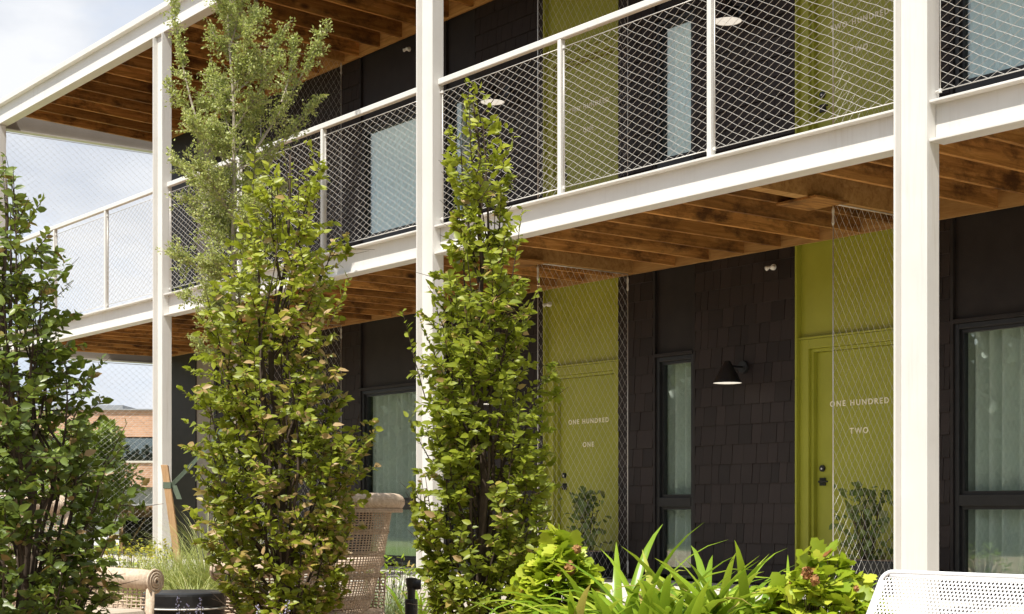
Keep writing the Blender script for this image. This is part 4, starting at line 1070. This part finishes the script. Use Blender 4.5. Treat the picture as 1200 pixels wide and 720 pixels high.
def wicker_chair(loc, rz, label):
    o = empty('wicker_armchair', loc, rz); tag(o, label, 'armchair', 'wicker armchairs round the black table')
    H = 1.03
    def back(u, v):       # u -1..1 across, v 0..1 upwards ; chair faces +x
        z = 0.30 + v * (H - 0.36); w = 0.275 + 0.055 * v
        x = -0.24 - 0.13 * v - 0.02 * math.sin(v * 3) + 0.13 * (abs(u) ** 2.2)
        return Vector((x, u * w, z))
    m = MB(); rows = 46
    for i in range(rows):
        v = i / (rows - 1)
        if i % 9 == 8: continue
        m.tube([back(u / 14, v) + Vector((0.004 * (1 if (u + i) % 2 else -1), 0, 0)) for u in range(-14, 15)], 0.0040, 4, cap=False)
    for u in range(-14, 15):
        m.tube([back(u / 14, v / 20) for v in range(21)], 0.0036, 4, cap=False)
    for i in range(8, rows, 9):
        v = i / (rows - 1)
        for dz in (-0.006, 0.006):
            m.tube([back(u / 14, v) + Vector((0.006 * (1 if u % 2 else -1), 0, dz)) for u in range(-14, 15)], 0.0055, 5, cap=False)
    m.build('back_weave', M['wicker'], o, smooth=True)
    m = MB()
    for s in (-1, 1): m.tube([back(s, v / 10) for v in range(11)], 0.016, 8)
    m.tube([back(-1, 0)] + [back(u / 8, 0) for u in range(-8, 9)], 0.016, 8)
    m.build('back_frame', M['wicker'], o, smooth=True)
    # rolled top with scroll, thick and soft edged
    m = MB()
    pts = [back(u / 12 * 1.06, 1.0) + Vector((-0.020, 0, 0.028)) for u in range(-12, 13)]
    m.tube(pts, [0.030] + [0.055] * 23 + [0.030], 14)
    for k in range(2): m.tube([p + Vector((-0.045, 0, -0.046 - 0.010 * k)) for p in pts[1:-1]], 0.007, 5)
    m.build('rolled_top', M['wicker'], o, smooth=True)
    # arms
    for s in (-1, 1):
        a = [Vector((-0.20, s * 0.29, 0.64)), Vector((-0.08, s * 0.315, 0.615)), Vector((0.10, s * 0.335, 0.60)), Vector((0.30, s * 0.325, 0.595)), Vector((0.40, s * 0.32, 0.585))]
        m = MB(); m.tube(a, [0.045, 0.052, 0.055, 0.056, 0.058], 14)
        arm = m.build('arm', M['wicker'], o, smooth=True)
        m = MB()           # coiled scroll on the arm's front
        c = a[-1]
        for ring in range(4):
            rr_ = 0.062 - ring * 0.015
            m.tube([c + Vector((0.004 + ring * 0.003, rr_ * math.cos(t * math.pi / 8), rr_ * math.sin(t * math.pi / 8))) for t in range(17)], 0.008, 5, cap=False)
        m.build('scroll', M['wicker'], arm, smooth=True)
        m = MB()           # side weave between arm and seat
        for i in range(19):
            x = -0.22 + i * 0.033; zt = 0.56 - 0.0; zb = 0.30 + 0.05 * math.sin(i / 18 * math.pi)
            m.tube([(x, s * 0.325, zt), (x, s * 0.315, (zt + zb) / 2), (x, s * 0.30, zb)], 0.0055, 4, cap=False)
        for i in range(13):
            z = 0.55 - i * 0.019
            m.tube([(-0.22 + k * 0.0495, s * (0.325 - 0.018 * i / 12 + 0.006 * (1 if (k + i) % 2 else -1)), z) for k in range(13)], 0.0058, 4, cap=False)
        m.build('side_weave', M['wicker'], o, smooth=True)
        m = MB()
        m.tube([(0.39, s * 0.30, 0.55), (0.385, s * 0.29, 0.3), (0.40, s * 0.285, 0.0)], [0.024, 0.024, 0.018], 10); m.build('leg', M['wicker'], o, smooth=True)
        m = MB()
        m.tube([(-0.24, s * 0.245, 0.32), (-0.27, s * 0.235, 0.15), (-0.33, s * 0.22, 0.0)], [0.022, 0.022, 0.017], 10); m.build('leg', M['wicker'], o, smooth=True)
    m = MB(); m.box(-0.25, 0.40, -0.28, 0.28, 0.27, 0.34); m.build('seat', M['wicker'], o, bevel=0.02)
    m = MB(); m.box(-0.17, 0.41, -0.265, 0.265, 0.341, 0.44); m.build('cushion', M['beigecurtain'], o, bevel=0.035)
    m = MB()
    for sgn in (-1, 1):
        for i in range(22):
            y_ = -0.25 + i * 0.0238
            m.tube([(-0.245, y_, 0.28), (-0.245 + sgn * 0.003 - 0.04, y_ + sgn * 0.045, 0.16)], 0.0035, 4, cap=False)
    m.build('skirt_weave', M['wicker'], o, smooth=True)
    return o
left_dir = math.atan2(-RIGHT.y, -RIGHT.x); right_dir = math.atan2(RIGHT.y, RIGHT.x)
p = gat(372, 9.5); big = wicker_chair((p.x, p.y, GZ), left_dir - R(28), 'high backed wicker armchair seen from behind, right of the brown-leaved tree')
big.scale = (1.18, 1.12, 1.0)
p = gat(66, 8.3); wicker_chair((p.x, p.y, GZ - 0.02), right_dir - R(28), 'wicker armchair with rolled arm behind the shaded left tree')

def round_table():
    p = gat(216, 8.9); o = empty('round_table', (p.x, p.y, GZ)); tag(o, 'black round side table between the two wicker armchairs', 'table')
    m = MB(); m.lathe([(0.0, 0.485), (0.215, 0.485), (0.232, 0.478), (0.236, 0.465), (0.236, 0.41), (0.230, 0.400), (0.0, 0.400)], 48); m.build('table_top', M['blackmetal'], o, smooth=False)
    m = MB(); m.lathe([(0.231, 0.398), (0.2385, 0.396), (0.2385, 0.390), (0.231, 0.388)], 48); m.build('metal_rim', M['steel'], o, smooth=True)
    m = MB(); m.lathe([(0.229, 0.387), (0.205, 0.05), (0.20, 0.0)], 48); m.build('drum_base', M['blackmetal'], o, smooth=True)
round_table()

# perforated bench
def bench():
    p = at(1035, 670, 5.6)
    o = empty('perforated_bench', (p.x, p.y, GZ)); tag(o, 'white perforated metal bench cut off by the lower right corner', 'bench')
    Hh = p.z - GZ; L = 1.75; pitch = 0.0158; hole = 0.0056
    def prof(s):      # arc length from the top edge of the back downwards, then along the seat: returns (y, z)
        if s < 0.40: return (-0.50 * s, Hh - s * 0.866)
        t = s - 0.40; a0 = R(60); r_ = 0.10; ln = r_ * R(62)
        y0, z0 = -0.50 * 0.40, Hh - 0.40 * 0.866
        if t < ln:
            a = t / r_; th = a0 - a
            return (y0 - r_ * (math.sin(a0) - math.sin(th)) * 1.0, z0 - r_ * (math.cos(th) - math.cos(a0)) * 1.0) if False else (y0 - (math.sin(R(30) + a) - math.sin(R(30))) * -r_ * -1 if False else y0 - r_ * (math.cos(R(30)) - math.cos(R(30) + a)), z0 - r_ * (math.sin(R(30) + a) - math.sin(R(30))))
        a = ln / r_
        y1, z1 = y0 - r_ * (math.cos(R(30)) - math.cos(R(30) + a)), z0 - r_ * (math.sin(R(30) + a) - math.sin(R(30)))
        u = t - ln
        return (y1 - u * 0.999, z1 + 0.03 * u)
    def P3(u, s):
        tp = 0.13 * max(0, 1 - s / 0.40) * 0.0
        y_, z_ = prof(max(0.0, s)); return (u, y_, z_)
    S0, S1 = 0.0, 0.92
    nu = int(L / pitch); ns = int((S1 - 0.05) / (pitch * 0.866))
    V = []; F = []
    # cells: hexagon outline around each round hole
    def skip(u, s): # keep solid margins and cut corner
        return u < 0.022 or u > L - 0.022
    ring = [(math.cos(R(30 + 60 * k)), math.sin(R(30 + 60 * k))) for k in range(6)]
    for j in range(ns):
        s = 0.030 + j * pitch * 0.866
        for i in range(nu):
            u = 0.030 + i * pitch + (pitch / 2 if j % 2 else 0)
            if u > L - 0.03: continue
            n0 = len(V); ro = pitch / math.sqrt(3)
            for (c, sn) in ring: V.append(P3(u + ro * c, s + ro * sn))
            for (c, sn) in ring: V.append(P3(u + hole * c, s + hole * sn))
            for k in range(6): F.append((n0 + k, n0 + (k + 1) % 6, n0 + 6 + (k + 1) % 6, n0 + 6 + k))
    me = np_mesh('perforated_sheet', np.array(V), np.array(F), M['benchwhite'])
    sh = link('perforated_sheet', me, o); sh['kind'] = 'stuff'
    md = sh.modifiers.new('weld', 'WELD'); md.merge_threshold = 0.0004
    md = sh.modifiers.new('thick', 'SOLIDIFY'); md.thickness = 0.003; md.offset = 0
    # folded rim, rounded at the top corners
    def rim(u, s, r_=0.0075): return P3(u, s)
    pts = []
    rc = 0.04
    for s in np.linspace(S1, rc, 40): pts.append(P3(0.004, s))
    for k in range(1, 9):
        a = k / 8 * math.pi / 2; pts.append(P3(0.004 + rc * (1 - math.cos(a)), rc * (1 - math.sin(a))))
    for u in np.linspace(0.1, L - 0.1, 6): pts.append(P3(u, 0))
    for k in range(0, 9):
        a = math.pi / 2 - k / 8 * math.pi / 2; pts.append(P3(L - 0.004 - rc * (1 - math.cos(a)), rc * (1 - math.sin(a))))
    for s in np.linspace(rc, S1, 40): pts.append(P3(L - 0.004, s))
    pts.append(P3(0.004, S1))
    MB().tube(pts, 0.0085, 8).build('rim', M['benchwhite'], o, smooth=True)
    # solid margin strip beside the holes
    V = []; F = []
    for e0, e1 in ((0.004, 0.028), (L - 0.035, L - 0.004)):
        n0 = len(V)
        for k, s in enumerate(np.linspace(0.036, S1, 44)): V += [P3(e0, s), P3(e1, s)]
        F += [(n0 + 2 * k, n0 + 2 * k + 2, n0 + 2 * k + 3, n0 + 2 * k + 1) for k in range(43)]
    n0 = len(V)
    us = np.linspace(0.036, L - 0.036, 30)
    for u in us: V += [P3(u, 0.001), P3(u, 0.0235)]
    F += [(n0 + 2 * k, n0 + 2 * k + 1, n0 + 2 * k + 3, n0 + 2 * k + 2) for k in range(29)]
    ms = link('edge_margin', np_mesh('edge_margin', np.array(V), np.array(F), M['benchwhite']), o)
    md = ms.modifiers.new('thick', 'SOLIDIFY'); md.thickness = 0.0032; md.offset = 0
    for u in (0.25, L - 0.25):
        y1, z1 = prof(0.86); y2, z2 = prof(0.5)
        m = MB(); m.tube([P3(u, 0.25), (u, prof(0.25)[0] + 0.06, prof(0.25)[1] - 0.1), (u, prof(0.5)[0] + 0.05, 0.2), (u, prof(0.5)[0] + 0.06, 0.0)], 0.02, 10)
        m.build('leg', M['benchwhite'], o, smooth=True)
        m = MB(); m.tube([(u, y1, z1 - 0.004), (u, y1, 0.0)], 0.02, 10); m.build('leg', M['benchwhite'], o, smooth=True)
    return o
bench()

def spike_light():
    p = gat(482, 9.6); o = empty('garden_spike_light', (p.x, p.y, GZ)); tag(o, 'black garden spike light right of the wicker armchair', 'light')
    m = MB(); m.lathe([(0.0, 0.40), (0.036, 0.40), (0.040, 0.395), (0.040, 0.26), (0.044, 0.255), (0.044, 0.22), (0.02, 0.20), (0.02, 0.0)], 20); m.build('body', M['blackmetal'], o, smooth=False)
    m = MB(); m.lathe([(0.024, 0.40), (0.026, 0.47), (0.030, 0.475), (0.034, 0.50), (0.034, 0.53), (0.0, 0.535)], 20); m.build('neck', M['blackmetal'], o)
    m = MB(); m.tube([Vector((0, 0, 0.49)) + Vector(RIGHT) * t for t in (0.0, 0.03, 0.06)], [0.030, 0.034, 0.030], 14); m.build('head', M['blackmetal'], o)
spike_light()

# ------------------------------------------------------------------ background on the left
def local_frame(px, d):
    p = gat(px, d, 0); return p, math.atan2(RIGHT.y, RIGHT.x)
def brick_building():
    d = 62.0; p, rz = local_frame(110, d); k = d / 1820
    o = empty('brick_building', (p.x, p.y, 0), rz); tag(o, 'low tan brick building with dark window bands beyond the lawn', 'building')
    Z = lambda py: EYE + (598 - py) * k
    X0, X1 = -6.5, 9.0
    MB().box(X0, X1, 0, 10, Z(512), Z(481)).build('brick_band', M['brick'], o)
    MB().box(X0, X1, 0, 10, Z(571), Z(541)).build('brick_band', M['brick'], o)
    MB().box(X0 - 0.05, X1 + 0.05, -0.1, 10.1, Z(481), Z(479.5)).build('coping', M['greywall'], o)
    MB().box(X0 + 0.1, X1 - 0.1, 0.35, 9.8, Z(541), Z(512)).build('recessed_wall', M['black'], o)
    MB().box(X0 + 0.1, X1 - 0.1, 0.3, 9.8, GZ - 0.1, Z(571)).build('ground_floor_wall', M['greywall'], o)
    MB().box(X0, X1, -0.06, 0.3, Z(542.5), Z(540.2)).build('sill', M['concrete'], o)
    x = X0 + 0.3
    while x < X1 - 1.2:
        w = MB().box(x, x + 1.35, 0.27, 0.33, Z(539), Z(513.5)).build('window', M['glass'], o)
        MB().box(x + 1.35, x + 1.43, 0.22, 0.34, Z(540), Z(512.3)).build('mullion', M['blackmetal'], o)
        x += 1.43
    MB().box(1.2, 2.0, 3, 4, Z(480), Z(476)).build('roof_vent', M['greywall'], o)
    MB().box(X0 - 1.0, 0.15, 4, 12, GZ, Z(467)).build('plant_room', M['greywall'], o)
brick_building()
def timber_gate():
    d = 27.0; p, rz = local_frame(164, d); k = d / 1820
    o = empty('timber_gate_frame', (p.x, p.y, GZ), rz); tag(o, 'square timber frame with dark braced infill standing on the lawn', 'gate')
    x0, x1 = (141 - 164) * k, (190 - 164) * k; zt = EYE - GZ + (598 - 593) * k
    MB().box(x0, x1, -0.10, 0.10, zt - 0.20, zt).build('lintel', M['rawtimber'], o, bevel=0.01)
    for a in (x0, x1 - 0.075): MB().box(a, a + 0.075, -0.098, 0.098, 0, zt - 0.201).build('post', M['rawtimber'], o, bevel=0.008)
    MB().box(x0 + 0.075, x1 - 0.075, 0.06, 0.09, 0, zt - 0.201).build('infill', M['black'], o)
    MB().tube([(x0 + 0.08, 0.02, zt - 0.25), (x1 - 0.08, 0.02, 0.1)], 0.02, 6).build('brace', M['blackmetal'], o)
    MB().tube([(x1 - 0.30, 0.0, zt - 0.23), (x0 + 0.1, 0.0, 0.25)], 0.016, 6).build('brace', M['rawtimber'], o)
timber_gate()
# lawn and road in the distance
def strip(name, d0, d1, z, mat, p0=-260, p1=330):
    a, b, c, e = gat(p0, d0), gat(p1, d0), gat(p1, d1), gat(p0, d1)
    sheet(name, [(v.x, v.y) for v in (a, b, c, e)], z, mat)
strip('lawn', 19.5, 42, GZ - 0.012, M['lawn'], -900, 240)
strip('road', 42.2, 58, GZ - 0.008, M['asphalt'], -500, 420)

def round_tree(name, px, d, py, rx, rz_, n, mat, label, cat='tree', seed=1, leaf=0.12, trunk_top=None):
    g = np.random.default_rng(seed); base = gat(px, d); o = empty(name, base); tag(o, label, cat)
    zc = EYE + (598 - py) * d / 1820 - GZ
    m = MB(); m.tube([(0, 0, 0), (0.05, 0, zc * 0.5), (0, 0.05, zc)], [0.09, 0.07, 0.03], 8)
    cl = nrm_rows(g.normal(size=(46, 3))) * g.uniform(0.45, 1.0, 46)[:, None] ** 0.5 * np.array([rx, rx, rz_]) + np.array([0, 0, zc])
    for c in cl[:18]: m.tube([(0, 0, zc * 0.55), (c[0] * 0.5, c[1] * 0.5, (zc * 0.55 + c[2]) / 2), c], [0.035, 0.02, 0.006], 5, cap=False)
    m.build('trunk', M['stem'], o, smooth=True)
    ci = g.integers(0, len(cl), n); off = nrm_rows(g.normal(size=(n, 3))) * (g.uniform(0, 1, n)[:, None] ** 0.4) * rx * 0.34
    P = cl[ci] + off; sh = leaf_shape(leaf, leaf * 0.55)
    var = np.clip(g.beta(2, 2, n) * 0.7 + 0.3 * (ci % 5) / 4, 0, 1)
    place_leaves(o, sh, P, basis(off + g.normal(0, 0.05, (n, 3)), off * 2 + np.array([0, 0, rx * 0.3]) + g.normal(0, 0.1, (n, 3))), g.uniform(0.6, 1.2, n), var, mat, (0, 0, 0), 0, massname='crown')
round_tree('lawn_tree', 104, 26, 560, 0.66, 0.85, 3800, M['bgtree'], 'light green rounded tree in front of the tan brick building', seed=81, leaf=0.11)
round_tree('lawn_tree', 30, 34, 560, 1.6, 1.4, 3800, M['bgtree'], 'rounded tree on the lawn seen through the shaded left tree', seed=82, leaf=0.14)

# belt of dark foliage added behind the viewpoint so the lower windows mirror dark
def belt():
    g = np.random.default_rng(91); n = 22000
    X = g.uniform(-85, 20, n); hgt = 5.4 + 0.7 * np.sin(X * 0.9) + 0.5 * np.sin(X * 2.3 + 1)
    P = np.stack([X, -9 + g.normal(0, 0.8, n), GZ + g.uniform(0, 1, n) ** 0.8 * hgt], 1)
    V, F = leaves_np(leaf_shape(0.55, 0.36), P, basis(g.normal(size=(n, 3)), g.normal(0, 0.5, (n, 3)) + np.array([0, 0.6, 0.6])), g.uniform(0.6, 1.2, n))
    bx = np.linspace(-85, 20, 131); bh = np.linspace(0, 1, 9); hh = 5.2 + 0.7 * np.sin(bx * 0.9) + 0.5 * np.sin(bx * 2.3 + 1)
    CV = np.stack([np.repeat(bx, 9), -9.6 + 0.25 * np.sin(np.repeat(bx, 9) * 3 + np.tile(bh, 131) * 9), GZ + (hh[:, None] * bh[None]).ravel() - 0.3], 1)
    ci = (np.arange(130)[:, None] * 9 + np.arange(8)[None]).ravel(); CF = np.concatenate([np.stack([ci, ci + 9, ci + 10], 1), np.stack([ci, ci + 10, ci + 1], 1)])
    F = np.concatenate([F, CF + len(V)]); V = np.concatenate([V, CV]); n_core = len(CF)
    tag(link('added_reflection_belt', np_mesh('added_reflection_belt', V, F, M['belt_leaf'], np.concatenate([np.repeat(g.beta(2, 2, n), 8), np.zeros(n_core)]))), kind='stuff')
belt()
